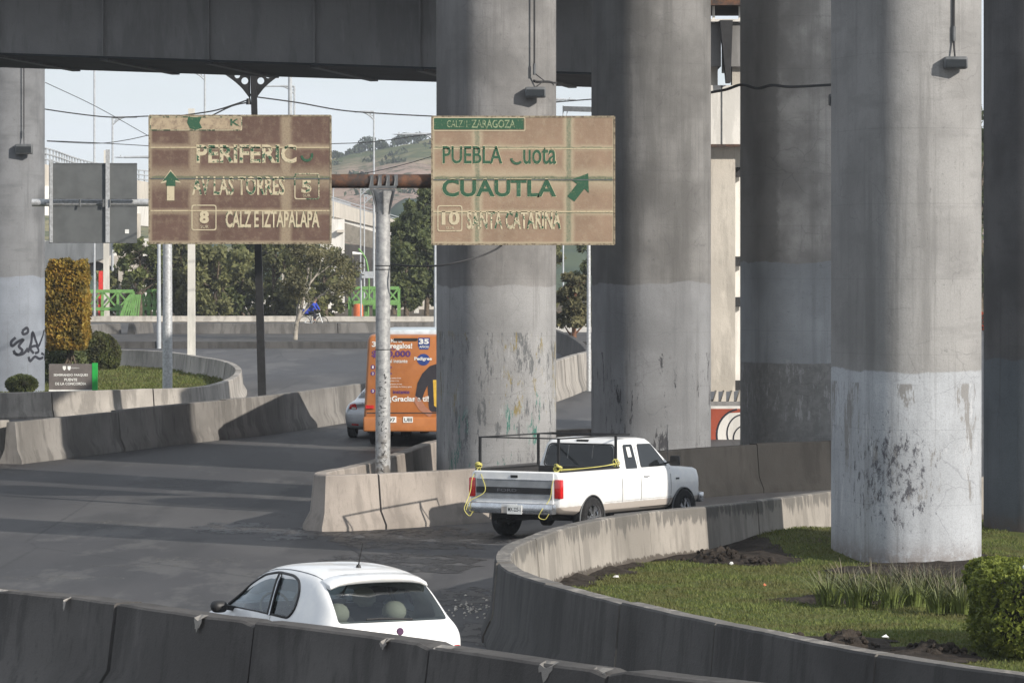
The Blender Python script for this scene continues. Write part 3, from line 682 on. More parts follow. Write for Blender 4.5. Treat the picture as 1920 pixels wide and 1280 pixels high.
# ================================================================== the overhead sign
YS_ = 87.0; S_ = F / YS_
def sign_mat(name, base, light, green_lines):
    k = NM(name, .75, .1, .2); o = k.obj; X, Z = k.xyz(o)[0], k.xyz(o)[2]
    n1 = k.noise(1.1, 4, co=o); n2 = k.noise(26, 5, co=o, rough=.8); n3 = k.noise(6, 5, co=o, rough=.75); wob = k.math('MULTIPLY', k.math('SUBTRACT', k.noise(3.2, 4, co=o), .5), .07)
    col = k.mix(k.ramp(n1, .3, .7), base, tuple(x * .8 for x in base))
    col = k.mix(k.ramp(n3, .45, .7, 0, .3), col, light)
    def band(v, c, w0, w1):                    # 1 at centre c, 0 beyond w1
        d = k.math('ABSOLUTE', k.math('SUBTRACT', k.math('ADD', v, wob), c)); return k.ramp(d, w0, w1, 1, 0)
    for c in (.26, .70, .985): pass
    H_ = 2.63; W_ = 3.72
    halo = None
    for c, w in ((H_ * .245, .10), (H_ * .505, .34), (H_ * .745, .10)):
        b = band(Z, c, .0, w); halo = b if halo is None else k.math('MAXIMUM', halo, b)
    for c in (W_ * .247, W_ * .747): halo = k.math('MAXIMUM', halo, band(X, c, .05, .16))
    col = k.mix(k.math('MULTIPLY', halo, k.ramp(n2, .30, .62, .45, .95)), col, light)
    for c, w, s in green_lines[0]: col = k.mix(k.math('MULTIPLY', band(Z, c * H_, w * .3, w), k.ramp(n2, .35, .6, s * .4, s)), col, (.085, .115, .072))
    for c, w, s in green_lines[1]: col = k.mix(k.math('MULTIPLY', band(X, c * W_, w * .3, w), k.ramp(n2, .35, .6, s * .3, s)), col, (.10, .135, .09))
    col = k.mix(k.ramp(n2, .60, .68, 0, .8), col, (.05, .035, .03))     # pitting
    col = k.mix(k.ramp(k.noise(60, 3, co=o), .62, .7, 0, .4), col, light)
    ez = k.math('MINIMUM', k.math('MINIMUM', X, k.math('SUBTRACT', W_, X)), k.math('MINIMUM', Z, k.math('SUBTRACT', H_, Z)))
    col = k.mix(k.ramp(ez, .03, .075, .7, 0), col, light)
    k.color(col); k.bump(n2, .008, .6); return k.m
M['sign_l'] = sign_mat('rusty_sign_face', (.130, .082, .066), (.29, .235, .165), ([(.505, .05, .9)], []))
M['sign_r'] = sign_mat('faded_sign_face', (.29, .205, .145), (.38, .325, .23), ([(.505, .07, .95), (.245, .02, .7), (.745, .02, .9)], [(.247, .07, .75), (.747, .075, .8)]))
def letter_mat(name, a, b, lo, hi, sc=11, zc=None):
    k = NM(name, .75, 0, .2); o = k.obj; n = k.noise(sc, 5, co=o, rough=.75); k.color(k.mix(k.ramp(n, lo, hi), a, b)); return k.m
GREEN = (.030, .085, .050); CREAM = (.46, .40, .28)
M['let_mixed'] = letter_mat('lettering_green_and_cream', GREEN, CREAM, .45, .50, 6)
M['let_cream'] = letter_mat('lettering_cream', CREAM, (.20, .17, .11), .55, .72, 20)
M['let_green'] = letter_mat('lettering_green', GREEN, (.15, .17, .10), .55, .68, 22)
M['let_halo'] = letter_mat('lettering_halo', (.50, .43, .29), (.30, .22, .15), .52, .64, 18)
M['let_greenpale'] = letter_mat('lettering_pale_green', (.28, .33, .20), (.08, .13, .08), .45, .6, 16)
M['plate_fade'] = letter_mat('faded_plate', (.36, .29, .20), (.20, .15, .11), .42, .66, 7)
sx = lambda px, x0: (px - x0) / S_
M['sign_edge'] = letter_mat('sign_edge', (.26, .22, .155), (.11, .085, .06), .45, .6, 9)
def sign_panel(parent, x0, x1, y0, y1, m):
    p = P(x0, y1, YS_ - .30); w = (x1 - x0) / S_ * (YS_ - .30) / YS_; h = (y1 - y0) / S_ * (YS_ - .30) / YS_
    o = link_mesh('sign_panel', bevel(MB().box((w / 2, .03, h / 2), (w, .06, h)).mesh(), .008, 1), m, parent)
    o.location = Vector((p.x, p.y, p.z)) - parent.location
    fr = MB(); 
    for a, b in (((0, 0), (w, 0)), ((0, h), (w, h)), ((0, 0), (0, h)), ((w, 0), (w, h))): fr.bar((a[0], .03, a[1]), (b[0], .03, b[1]), .075, .035)
    link_mesh('frame', fr.mesh(), M['sign_edge'], o)
    for q in (.255, .505, .75):                 # seams between the sheets
        link_mesh('seam', MB().box((w / 2, -.004, h * q), (w - .05, .012, .018)).mesh(), M['steel_dark'] if q == .505 else M['let_halo'], o)
    bk = MB()
    for q in (.25, .75): bk.box((w * q, .12, h / 2), (.08, .1, h * .96))
    link_mesh('back_rail', bk.mesh(), M['steel_dark'], o)
    return o, w, h, (p.x, p.z)
base = G(718, 948); base.y = YS_; base.x = (718 - 960) * YS_ / F; base.z = gz(YS_)
sg = thing('overhead_sign', base, 'two rusty faded road sign boards on one galvanised post with a crossbeam', 'road sign')
mb = MB(); zt = P(0, 352, YS_).z
mb.tube([(base.x, YS_, base.z - .1), (base.x, YS_, 3.), (base.x, YS_, P(0, 372, YS_).z)], [.155, .15, .145], 24); 
k = NM('post_zinc', .55, .3, .4); n = k.noise(9, 5, rough=.75); col = k.mix(k.ramp(n, .3, .7), (.22, .22, .225), (.42, .42, .41))
zz = k.xyz()[2]; col = k.mix(k.math('MULTIPLY', k.ramp(zz, 1.1, 2.2, .8, 0), k.ramp(k.noise(6, 5, loc=(2, 2, 2)), .45, .6)), col, (.10, .085, .07)); k.color(col); M['zinc'] = k.m
mb.build('post', M['zinc'], sg, smooth=60, world=True)
zb_ = P(0, 338, YS_).z - .02
mb = MB(); mb.tube([(P(622 - 150, 0, YS_).x, YS_, zb_), (P(810 + 190, 0, YS_).x, YS_, zb_)], .142, 20)
k = NM('beam_rust', .8, .1, .2); n = k.noise(4, 6, rough=.75); n2 = k.noise(25, 4)
k.color(k.mix(k.ramp(n2, .5, .7, 0, .6), k.mix(k.ramp(n, .35, .6), (.15, .075, .045), (.055, .045, .042)), (.10, .05, .03))); M['rust'] = k.m
mb.build('crossbeam', M['rust'], sg, smooth=60, world=True)
cap = MB(); zc = P(0, 352, YS_).z
cap.box((base.x, YS_, zc + .01), (.56, .40, .05)); cap.box((base.x, YS_, zc - .05), (.50, .36, .04))
for i in range(4): a = base.x - .25 + i * .165; cap.prism([(a - .012, YS_ - .19, zc + .035), (a - .012, YS_ - .145, zc + .26), (a - .012, YS_ - .12, zc + .26), (a - .012, YS_ - .12, zc + .035)], (.075, 0, 0)); cap.prism([(a - .02, YS_ - .20, zc + .035), (a + .02, YS_ - .16, zc + .25), (a + .045, YS_ - .16, zc + .035)], (0, .08, 0))
cap.build('saddle', M['steel_dark'], sg, world=True)
cp = MB(); cp.lathe((base.x, YS_, zc - .50), (0, 0, 1), [(.15, 0), (.16, .12), (.20, .28), (.245, .43)], 24); cp.build('flared_head', M['zinc'], sg, smooth=60, world=True)
for a in (-.9, 0, .9):
    g_ = MB(); g_.prism([(base.x + math.sin(a) * .15, YS_ - math.cos(a) * .15, zc - .55), (base.x + math.sin(a) * .30, YS_ - math.cos(a) * .30, zc - .07), (base.x + math.sin(a) * .15, YS_ - math.cos(a) * .15, zc - .07)], (.02, 0, 0)); g_.build('gusset', M['steel_dark'], sg, world=True)
mb = MB()
for z in (P(0, 498, YS_).z, P(0, 505, YS_).z, P(0, 655, YS_).z): mb.tube([(base.x + .158 * math.cos(q), YS_ + .158 * math.sin(q), z) for q in [i * .45 for i in range(15)]], .008, 5)
mb.build('wire_band', M['cable'], sg, world=True)
SL, wl, hl_, ol = sign_panel(sg, 280, 620, 217, 456, M['sign_l'])
SR, wr, hr, orr = sign_panel(sg, 810, 1152, 219, 458, M['sign_r'])
def on(panel, x0, y1):
    k = 1 / S_ * (YS_ - .3) / YS_
    def f(s, xa, xb, ya, yb_, m, off=.0, name='lettering', d=.006, halo=None):
        if halo: link_mesh('lettering_outline', text_mesh(s, (xa - x0) * k - .012, (y1 - yb_) * k - .012, (xb - xa) * k + .024, (yb_ - ya) * k + .024, off + .012, lambda u, v: (u, -.006, v)), M[halo], panel)
        return link_mesh(name, text_mesh(s, (xa - x0) * k, (y1 - yb_) * k, (xb - xa) * k, (yb_ - ya) * k, off, lambda u, v: (u, -.004 - d, v)), M[m], panel)
    def ring(xa, xb, ya, yb_, m, r=5, w=2., name='route_shield'):
        o_ = round_poly([(xa, ya), (xb, ya), (xb, yb_), (xa, yb_)], r); i_ = round_poly([(xa + w, ya + w), (xb - w, ya + w), (xb - w, yb_ - w), (xa + w, yb_ - w)], r * .8)
        q = lambda p, dd: ((p[0] - x0) * k, dd, (y1 - p[1]) * k); mb = MB(); n = len(o_)
        mb.v = [q(p, -.009) for p in o_] + [q(p, -.009) for p in i_]; mb.f = [(i, (i + 1) % n, n + (i + 1) % n, n + i) for i in range(n)]; mb.mi = [0] * n
        return mb.build(name, M[m], panel)
    def poly(pts, m, name='arrow', d=-.009):
        mb = MB(); mb.v = [((x - x0) * k, d, (y1 - y) * k) for x, y in pts]; mb.f = [tuple(range(len(pts)))]; mb.mi = [0]; return mb.build(name, M[m], panel)
    return f, ring, poly
f, ring, poly = on(SL, 280, 456)
poly([(282, 221), (453, 221), (453, 243), (282, 243)], 'plate_fade', 'street_name_plate', -.005)
poly([(353, 220), (378, 220), (374, 230), (379, 240), (368, 244), (356, 241), (351, 230)], 'let_green', 'paint_remnant', -.010)
f('K', 432, 449, 223, 236, 'let_green', .02)
ring(281, 454, 219, 245, 'let_mixed', 3, 1.5, 'plate_border')
f('PERIFERIC', 369, 555, 272, 305, 'let_mixed', .02, halo='let_halo')
_q = lambda c, r, a0, a1, w, n=14: [(c[0] + (r + w) * math.cos(R(a0 + (a1 - a0) * i / n)), c[1] + (r + w) * 1.05 * math.sin(R(a0 + (a1 - a0) * i / n))) for i in range(n + 1)] + [(c[0] + r * math.cos(R(a1 - (a1 - a0) * i / n)), c[1] + r * 1.05 * math.sin(R(a1 - (a1 - a0) * i / n))) for i in range(n + 1)]
poly(_q((575.5, 291), 7.5, 215 - 40, -20, 4.5), 'let_green', 'lettering')
f('AV LAS TORRES', 361, 533, 332, 365, 'let_mixed', .015, halo='let_halo')
f('CALZ E IZTAPALAPA', 424, 598, 396, 426, 'let_cream', .015, halo='let_mixed')
poly([(320, 318), (339, 343), (327, 341), (327, 376), (313, 376), (313, 342), (301, 344)], 'let_cream')
poly([(320, 321), (337, 340), (329, 338), (329, 349), (312, 349), (312, 338), (304, 341)], 'let_green', 'arrow', -.011)
ring(552, 599, 325, 374, 'let_mixed'); f('5', 566, 583, 339, 361, 'let_mixed', .03, halo='let_halo'); f('SUR', 568, 582, 364, 369, 'let_cream')
ring(359, 406, 384, 432, 'let_cream'); f('8', 374, 392, 395, 419, 'let_cream', .05); f('SUR', 376, 391, 422, 428, 'let_cream')
f, ring, poly = on(SR, 810, 458)
poly([(813, 222), (982, 222), (982, 243), (813, 243)], 'let_green', 'street_name_plate', -.005)
f('CALZ. I. ZARAGOZA'[:7], 838, 876, 226, 239, 'let_greenpale', 0, d=.008); f('ZARAGOZA', 884, 966, 225, 240, 'let_greenpale', .01, d=.008)
ring(812, 985, 220, 246, 'let_cream', 3, 1.5, 'plate_border')
f('PUEBLA', 830, 942, 274, 307, 'let_green', .012, halo='let_halo')
poly(_q((969, 296), 8, 175, 40, 4.5), 'let_green', 'lettering'); f('uota', 981, 1043, 275, 308, 'let_green', .012, halo='let_halo')
f('CUAUTLA', 829, 1043, 336, 369, 'let_green', .03, halo='let_halo')
poly([(1103, 325), (1104, 362), (1096, 354), (1077, 378), (1064, 368), (1082, 345), (1071, 337)], 'let_green')
ring(820, 867, 385, 434, 'let_cream'); f('10', 828, 862, 396, 422, 'let_cream', .04); f('SUR', 836, 852, 425, 430, 'let_cream')
f('SANTA CATARINA', 876, 1051, 396, 429, 'let_mixed', .015, halo='let_halo')
wire([P(735, 496, YS_ - .1), P(780, 499, YS_ - .6), P(830, 497, YS_ - .9), P(885, 485, YS_ - .8), P(925, 470, YS_ - .4), P(945, 456, YS_ - .2)], .022, 'loose black cable hanging from the sign post up to the right rusty board')
# graffiti scrawled on the post
rnd = random.Random(5); mb = MB()
for i in range(17):
    zc_ = P(0, 705 + i * 11, YS_).z; px = [rnd.uniform(-.085, .085) for _ in range(4)]; pz = [zc_ + rnd.uniform(-.06, .06) for _ in range(4)]
    mb.tube([(base.x + a, YS_ - math.sqrt(.1552 ** 2 - a * a) - .001, z) for a, z in zip(px, pz)], .0065, 4)
mb.build('graffiti', M['black_text'], sg, world=True)

# ------------------------------------------------------------------ back-facing grey sign
YB = 138.; t = thing('overhead_sign', G(314, 740) * 1, 'plain grey backs of two sign boards on a grey post, left of the rusty signs', 'road sign')
t.location = ((314 - 960) * YB / F, YB, gz(YB)); q = lambda x, y, d=0: P(x, y, YB - d)
M['sign_back'] = plain('sign_back', (.115, .122, .124), .6, .3, .3, .12, 2)
mb = MB(); mb.tube([(t.location.x, YB, t.location.z - .1), q(314, 372)], [.165, .145], 20); mb.build('post', M['steel'], t, smooth=60, world=True)
mb = MB(); mb.tube([q(60, 380), q(330, 380)], .12, 16); mb.build('crossbeam', M['steel'], t, smooth=60, world=True)
for ya, yb_ in ((307, 373), (387, 455)):
    a, b = q(92, yb_, .25), q(257, ya, .25); mb = MB(); mb.box(((a.x + b.x) / 2, YB - .25, (a.z + b.z) / 2), (b.x - a.x, .05, b.z - a.z)); pn = mb.build('sign_board', M['sign_back'], t, world=True)
    mb = MB()
    for z in (a.z, b.z): mb.bar((a.x, YB - .27, z), (b.x, YB - .27, z), .035)
    mb.build('board_edge', M['steel_dark'], t, world=True)
for x, ya in ((96, 300), (202, 281)):
    mb = MB(); mb.box(((x - 960) * (YB - .34) / F, YB - .34, (q(0, ya).z + q(0, 455).z) / 2), (.13 if x > 100 else .10, .08, q(0, ya).z - q(0, 455).z)); mb.build('upright', M['steel'], t, world=True)
a = q(238, 434, .29); MB().box(a, (.13, .012, .13)).build('sticker', M['white_text'], t, world=True)
for x in (150, 193, 197, 206): MB().tube([q(x, 374, .4), q(x, 388, .4)], .03, 8).build('clamp', M['steel_dark'], t, world=True)

# ------------------------------------------------------------------ poles and lamp posts
def pole(px, ybase, ytop, wpx, label, m, sq=False, Y=None, name='pole', cat='pole', group=None, ring_=False):
    p = G(px, ybase) if Y is None else P(px, YH, Y); 
    if Y: p.z = gz(Y)
    Yp = p.y; top = P(px, ytop, Yp); w = wpx * Yp / F; mb = MB()
    t = thing(name, p, label, cat, group=group)
    if sq: mb.loft([[(p.x + a * w / 2 * k, Yp + b * w / 2 * k, z) for a, b in ((-1, -1), (1, -1), (1, 1), (-1, 1))] for z, k in ((p.z - .1, 1.12), (top.z, .88))])
    else: mb.tube([(p.x, Yp, p.z - .1), (p.x, Yp, top.z)], [w / 2 * 1.1, w / 2 * .85], 16)
    mb.build('shaft', m, t, smooth=60, world=True)
    MB().box((p.x, Yp, p.z + .02), (w * 1.8, w * 1.8, .05)).build('base_plate', M['steel_dark'], t, world=True)
    return t, p
pole(359, 703, 204, 13, 'square whitewashed concrete pole standing on the left grass island', M['white_pole'], True)
pole(199.5, 598, 282, 10, 'white painted pole behind the golden hedge, yellowish at its foot', M['white_pole'], True)
pole(177, 600, 122, 4, 'tallest thin pale mast at the left, rising under the girder', M['far_steel'], cat='mast')
pole(781, 588, 466, 8, 'short white square pole in front of the dark tree', M['white_pole'], True)
pole(1104, 650, 455, 8, 'slim grey pole between the two middle piers, beside the small pine', M['steel'], Y=150)
pole(544, 602, 130, 9, 'thick grey mast rising behind the left rusty board', M['far_steel'], Y=282, cat='mast')
# street lamps with an ornamental bracket
def street_lamp(px, ytop, Y, side, label, arm=55, w=4, lamp=True, drop_=0, ybot=None):
    p = P(px, ytop, Y); g = gz(min(Y, 262)); s = Y / F; t = thing('street_lamp', (p.x, Y, g), label, 'street lamp', group='pale ornamental street lamps')
    MB().tube([(p.x, Y, g - .1), (p.x, Y, p.z)], [w * s * .75, w * s * .42], 10).build('post', M['far_steel'], t, smooth=60, world=True)
    mb = MB(); x1 = p.x + side * arm * s; mb.tube([(p.x, Y, p.z), (p.x + side * arm * s * .45, Y, p.z + .02), (x1, Y, p.z - drop_ * s)], [.07, .06, .045], 8)
    pts = []; n = 9
    for i in range(n + 1): a = i / n; pts.append((p.x + side * s * 26 * a, Y, p.z - s * 15 * (1 - a) ** 2))
    mb.tube(pts, .05, 6)
    for cx_, cz, r in ((3.4, 4.5, 3.), (9, 2.9, 2.), (14, 1.8, 1.3)):
        mb.tube([(p.x + side * s * cx_ + r * s * math.cos(q), Y, p.z - cz * s + r * s * math.sin(q)) for q in [i * .7 for i in range(10)]], .03, 5)
    mb.build('arm', M['far_steel'], t, smooth=60, world=True)
    if lamp:
        lm = MB(); lm.loft([[(x1 + side * s * a + 0, Y + b * s * math.cos(c), p.z - drop_ * s + b * s * .55 * math.sin(c)) for c in [i * .785 for i in range(8)]] for a, b in ((-1, .8), (4, 2.4), (10, 2.2), (18, .6))]); o = lm.build('lamp_head', M['far_steel'], t, smooth=60, world=True)
        MB().box((x1 + side * s * 6, Y, p.z - drop_ * s + 2.6 * s), (2.2 * s, 2.2 * s, 3 * s)).build('photocell', M['far_steel'], t, world=True)
    return t
street_lamp(211, 220, 282, 1, 'pale ornamental street lamp with arm pointing right, beyond the grey sign back', arm=46, lamp=False)
street_lamp(384, 136, 284, -1, 'pale ornamental street lamp just under the girder, above the left rusty board', arm=6, lamp=False)
street_lamp(552, 162, 284, -1, 'pale ornamental street lamp behind the thick grey mast', arm=56, lamp=False)
street_lamp(701, 210, 262, -1, 'tall thin ornamental street lamp before the hill, between the rusty boards', arm=36, lamp=False, w=3.6)
street_lamp(816, 252, 200, -1, 'street lamp with long horizontal arm and lamp head just left of the right rusty board', arm=62)
street_lamp(298, 295, 200, -1, 'blue-grey street lamp by the broken far barrier, its arm over the grey sign back', arm=66, w=6)
street_lamp(1030, 187, 215, 1, 'street lamp head seen in the bright gap between the two middle piers', arm=32)
for px, yt in ((625, 340), (676, 352), (683, 367)):
    street_lamp(px, yt, 330, 1, {625: 'leftmost small lamp post on the distant viaduct', 676: 'middle small lamp post on the distant viaduct', 683: 'rightmost small lamp post on the distant viaduct'}[px], arm=8, w=2.4, lamp=False)
# leaning black ornamental lamp post
YL = 128.; a = G(493, 742); a = Vector(((493 - 960) * YL / F, YL, gz(YL))); s = YL / F
t = thing('lamp_post', a, 'leaning black lamp post with two pierced ornamental brackets under the girder', 'lamp post')
top = P(474, 100, YL)
mb = MB(); mb.loft([[tuple(a.lerp(top, q) + Vector((dx * w, dy * w, 0))) for dx, dy in ((-1, -1), (1, -1), (1, 1), (-1, 1))] for q, w in ((-.01, .125), (1, .085))]); mb.build('post', M['black'], t, world=True)
for side in (-1, 1):
    # bracket outline: flat plate with round holes, cut through
    xm = 474 + side * 5; o2 = [(xm, 186)] + [(xm + side * (4 + 50 * u), 186 - 50 * u ** .62) for u in [i / 10 for i in range(1, 11)]] + [(xm + side * 54, 128), (xm, 128)]
    pts = [P(x, y, YL - .04) for x, y in o2]; me = MB().prism(pts, (0, .08, 0)).mesh(); cs = []
    for cx_, cy, r in ((10, 152, 6.5), (24, 142, 5.2), (36, 135.5, 3.8)):
        c = P(xm + side * cx_, cy, YL); cs.append(MB().lathe((c.x, YL - .3, c.z), (0, 1, 0), [(r * s, 0), (r * s, .6)], 20).mesh())
    me = cut(me, cs)
    for v in me.vertices: v.co -= a
    link_mesh('bracket', me, M['black'], t)
    MB().bar(P(474, 127, YL), P(474 + side * 72, 124, YL), .10).build('arm', M['black'], t, world=True)
mb = MB(); c = P(466, 190, YL); mb.tube([c + Vector((0, 0, .08)), c - Vector((0, 0, .1))], [.06, .08], 8); mb.tube([P(470, 176, YL), c], .02, 5); mb.build('insulator', M['black'], t, world=True)
# overhead wires
WL = [([(-10, 189, 150), (60, 201, 150), (140, 213, 150), (210, 220, 150), (278, 218, 150)], 'overhead wire dipping across the left-edge pier to the left rusty board'),
      ([(85, 155, 180), (180, 200, 190), (280, 256, 200)], 'thin wire running steeply down right between left pier and left rusty board'),
      ([(88, 265, 170), (180, 269, 170), (235, 263, 170), (290, 251, 170)], 'lower thin wire curving up towards the left rusty board'),
      ([(88, 264, 175), (180, 268, 175), (285, 274, 175)], 'lowest nearly level thin wire left of the left rusty board'),
      ([(469, 186, 128), (440, 196, 128), (400, 208, 128), (340, 217, 128)], 'wire from the black lamp post down left behind the left rusty board'),
      ([(466, 192, 128), (435, 199, 128), (395, 218, 128)], 'shorter steep wire from the black lamp post down left'),
      ([(480, 182, 128), (560, 193, 130), (640, 207, 134), (730, 214, 138), (830, 219, 140)], 'wire from the black lamp post sagging right towards the poster-covered pier'),
      ([(615, 270, 160), (700, 266, 160), (815, 250, 160)], 'thin wire crossing the sky between the two rusty boards'),
      ([(640, 330, 160), (700, 322, 160), (760, 308, 160), (815, 292, 160)], 'thin wire crossing the hill between the two rusty boards'),
      ([(1040, 192, 150), (1062, 190, 150), (1115, 186, 150)], 'thin wire in the bright gap between the two middle piers')]
for pts, lab in WL: wire([P(*p) for p in pts], .016 if pts[0][2] > 155 else .022, lab, 'wire', 'overhead wires', n=5, name='wire')

# ================================================================== vehicles
def wheel(parent, x, y, r, w, side, m_rim='chrome', spokes=6, rimr=.62):
    """tyre and rim, axis along y; side = +1 outer face towards +y"""
    prof = [(r * .60, -w / 2), (r * .93, -w / 2), (r * .985, -w * .38), (r, -w * .2), (r, w * .2), (r * .985, w * .38), (r * .93, w / 2), (r * .60, w / 2)]
    o = MB().lathe((0, 0, 0), (0, 1, 0), prof + prof[:1], 36, cap=False).build('wheel', M['rubber'], parent, smooth=40); o.location = (x, y, r)
    link_mesh('tyre', MB().lathe((0, 0, 0), (0, 1, 0), [(r * .68, w / 2 * side), (r * .66, (w / 2 + .008) * side), (r * .90, (w / 2 + .008) * side), (r * .92, w / 2 * side)], 36, cap=False).mesh(smooth=40), M['rubber'], o)
    rr = r * rimr; e = (w / 2 + .004) * side; mb = MB()
    mb.lathe((0, 0, 0), (0, 1, 0), [(rr * .9, e * .5), (rr * 1.02, e), (rr * 1.02, e * 1.06), (rr * .9, e * .8)], 32, cap=False)
    mb.lathe((0, 0, 0), (0, 1, 0), [(0.001, e * .95), (rr * .24, e * .95), (rr * .28, e * .6)], 16)
    for k in range(spokes):
        a = k * 2 * math.pi / spokes
        for da in (-.13, .13): mb.bar((math.cos(a) * rr * .15, e * .72, math.sin(a) * rr * .15), (math.cos(a + da) * rr * .95, e * .72, math.sin(a + da) * rr * .95), rr * .11, .03)
    link_mesh('rim', mb.mesh(smooth=40), M[m_rim], o)
    link_mesh('brake_disc', MB().lathe((0, 0, 0), (0, 1, 0), [(rr * .9, e * .15), (.001, e * .15), (.001, e * .3), (rr * .9, e * .3)], 24).mesh(), M['steel_dark'], o)
    return o
def wellcut(x, y, r, w): return MB().lathe((x, y - w / 2, r * .93), (0, 1, 0), [(r * 1.17, 0), (r * 1.17, w)], 32).mesh()

# ------------------------------------------------------------------ white pickup
rear_ax = G(1026, 1006); hd = R(90 - 31.5)
tr = thing('pickup_truck', rear_ax, 'white extended-cab pickup with a black pipe rack over its bed and yellow ropes', 'pickup truck', hd)
# local: x forward, rear axle x=0, y left
def tsec(x, hw, zb, zt, crown=0.):
    h = [(0, zb), (hw * .86, zb), (hw * .965, zb + .07), (hw * .995, .70), (hw, .86), (hw * .99, 1.0), (hw * .975, zt - .09), (hw * .95, zt - .025), (hw * .90, zt), (0, zt + crown)]
    return [(x, -a, z) for a, z in h[:-1]] + [(x, a, z) for a, z in reversed(h)][:-1] if False else [(x, -a, z) for a, z in h] + [(x, a, z) for a, z in reversed(h[1:-1])]
st = [(-1.17, .95, .60, 1.27, 0), (-1.15, .985, .56, 1.285, 0), (-1.0, 1.0, .50, 1.285, 0), (-.5, 1.0, .46, 1.285, 0), (.5, 1.0, .44, 1.285, 0), (1.1, 1.0, .44, 1.285, 0), (1.16, .995, .44, 1.27, 0), (2.3, .99, .44, 1.265, 0), (3.05, .985, .44, 1.255, .01),
      (3.30, .975, .44, 1.245, .035), (3.7, .97, .44, 1.215, .04), (4.05, .965, .46, 1.19, .035), (4.15, .96, .48, 1.165, .03), (4.20, .945, .50, 1.12, .01)]
body = MB().loft([tsec(*q) for q in st]).mesh()
cuts = [MB().box((.02, 0, 1.18), (2.18, 1.72, .9)).mesh()]
for x in (0, 3.52):
    for y in (-.95, .95): cuts.append(wellcut(x, y, .395, .55))
full = bevel(MB().loft([tsec(*q) for q in st]).mesh(), .012, 2, 30); tb = bvh(full)
body = shade(cut(full, cuts), 32); link_mesh('body', body, M['truck_white'], tr)
# cab
def rsec(z, xa, xb, hw, r=.12):
    return [(x, y, z) for x, y in round_poly([(xa, -hw), (xb, -hw), (xb, hw), (xa, hw)], r, 4)]
cabm = MB().loft([rsec(1.2, 1.17, 3.22, .93, .10), rsec(1.27, 1.17, 3.14, .92, .10), rsec(1.72, 1.28, 2.55, .80, .10), rsec(1.79, 1.33, 2.46, .765, .14), rsec(1.82, 1.42, 2.32, .69, .2), rsec(1.835, 1.6, 2.0, .45, .2)]).mesh()
cabm = shade(bevel(cabm, .01, 1, 50), 40); cb = bvh(cabm); link_mesh('cab', cabm, M['truck_white'], tr)
rt = lambda y0: (lambda u, v: Vector((u, y0, v)))
for s_, nm in ((-1, 'right'), (1, 'left')):
    D = (0, -s_, 0); tp = lambda u, v, s_=s_: Vector((u, s_ * 1.4, v))
    for poly in ([(1.36, 1.24), (1.80, 1.235), (1.78, 1.71), (1.42, 1.71)], [(1.93, 1.26), (2.97, 1.26), (2.50, 1.70), (1.96, 1.71)]):
        w_ = decal(cb, round_poly([(a + (.012 if a < 2 else -.0), b) for a, b in poly], .05), .5, D, .006, M['car_glass'], 'side_window', tr, 2, tp)
    # rubber trim round the glass, door seams
    def line(tree_, pts, w, nm_, m, off=.004, tp=tp, D=D):
        for a, b in zip(pts, pts[1:]):
            a = Vector(a); b = Vector(b); nrm = (b - a).normalized(); nrm = Vector((-nrm.y, nrm.x)) * w / 2
            decal(tree_, [tuple(a - nrm), tuple(b - nrm), tuple(b + nrm), tuple(a + nrm)], .4, D, off, m, nm_, tr, 2, tp)
    line(tb, [(1.86, 1.25), (1.86, .50), (2.95, .50), (3.03, .62), (3.03, 1.22)], .012, 'door_seam', M['black'])
    line(cb, [(1.86, 1.24), (1.88, 1.76)], .012, 'door_seam', M['black'])
    line(tb, [(1.13, 1.27), (1.13, .5)], .016, 'door_seam', M['black'])
    line(tb, [(-1.0, .93), (-.46, .93)], .008, 'body_crease', M['truck_white'], .008)
    line(tb, [(.46, .66), (3.05, .66)], .008, 'body_crease', M['steel'], .003)
    mb = MB(); mb.bar((1.98, s_ * .985, 1.09), (2.14, s_ * 1.0, 1.09), .025); mb.build('door_handle', M['steel'], tr)
    mm = MB(); mm.bar((2.92, s_ * .9, 1.30), (2.90, s_ * 1.06, 1.34), .03); mm.build('mirror_arm', M['black'], tr)
    mr = link_mesh('mirror', shade(bevel(MB().box((2.9, s_ * 1.14, 1.36), (.09, .20, .20)).mesh(), .03, 2)), M['black'], tr)
    for x in (0, 3.52): wheel(tr, x, s_ * .895, .395, .25, s_, 'chrome', 6 if x == 0 else 5, .64 if x == 0 else .56)
    for x in (0, 3.52):                        # dark wheel arch lip
        mb = MB(); mb.tube([(x + .46 * math.cos(a), s_ * .99, .36 + .455 * math.sin(a)) for a in [R(q) for q in range(-8, 190, 9)]], .016, 6); mb.build('arch_lip', M['steel_dark'], tr, smooth=60)
    tl = MB(); tl.box((-1.13, s_ * .935, .97), (.12, .145, .36)); link_mesh('tail_light', shade(bevel(tl.mesh(), .02, 2)), M['red_lamp'], tr)
    hl = MB(); hl.box((4.14, s_ * .76, .92), (.16, .26, .17)); link_mesh('headlight', shade(bevel(hl.mesh(), .02, 2)), M['chrome'], tr)
back = lambda u, v: Vector((-3, u, v))
decal(cb, round_poly([(-.77, 1.30), (.77, 1.30), (.70, 1.70), (-.70, 1.70)], .09, 6), 4.2, (1, 0, 0), .006, M['car_glass'], 'rear_window', tr, 3, back)
mb = MB(); rp = round_poly([(-.79, 1.285), (.79, 1.285), (.72, 1.715), (-.72, 1.715)], .09, 6); rp = rp + rp[:1]
mb.tube([(1.17 + (z - 1.27) * .244 - .004, y, z) for y, z in rp], .013, 6, cap=False); mb.build('window_seal', M['black'], tr, smooth=60)
for y in (-.27, .27): MB().bar((1.185, y, 1.30), (1.27, y, 1.70), .018).build('window_bar', M['steel_dark'], tr)
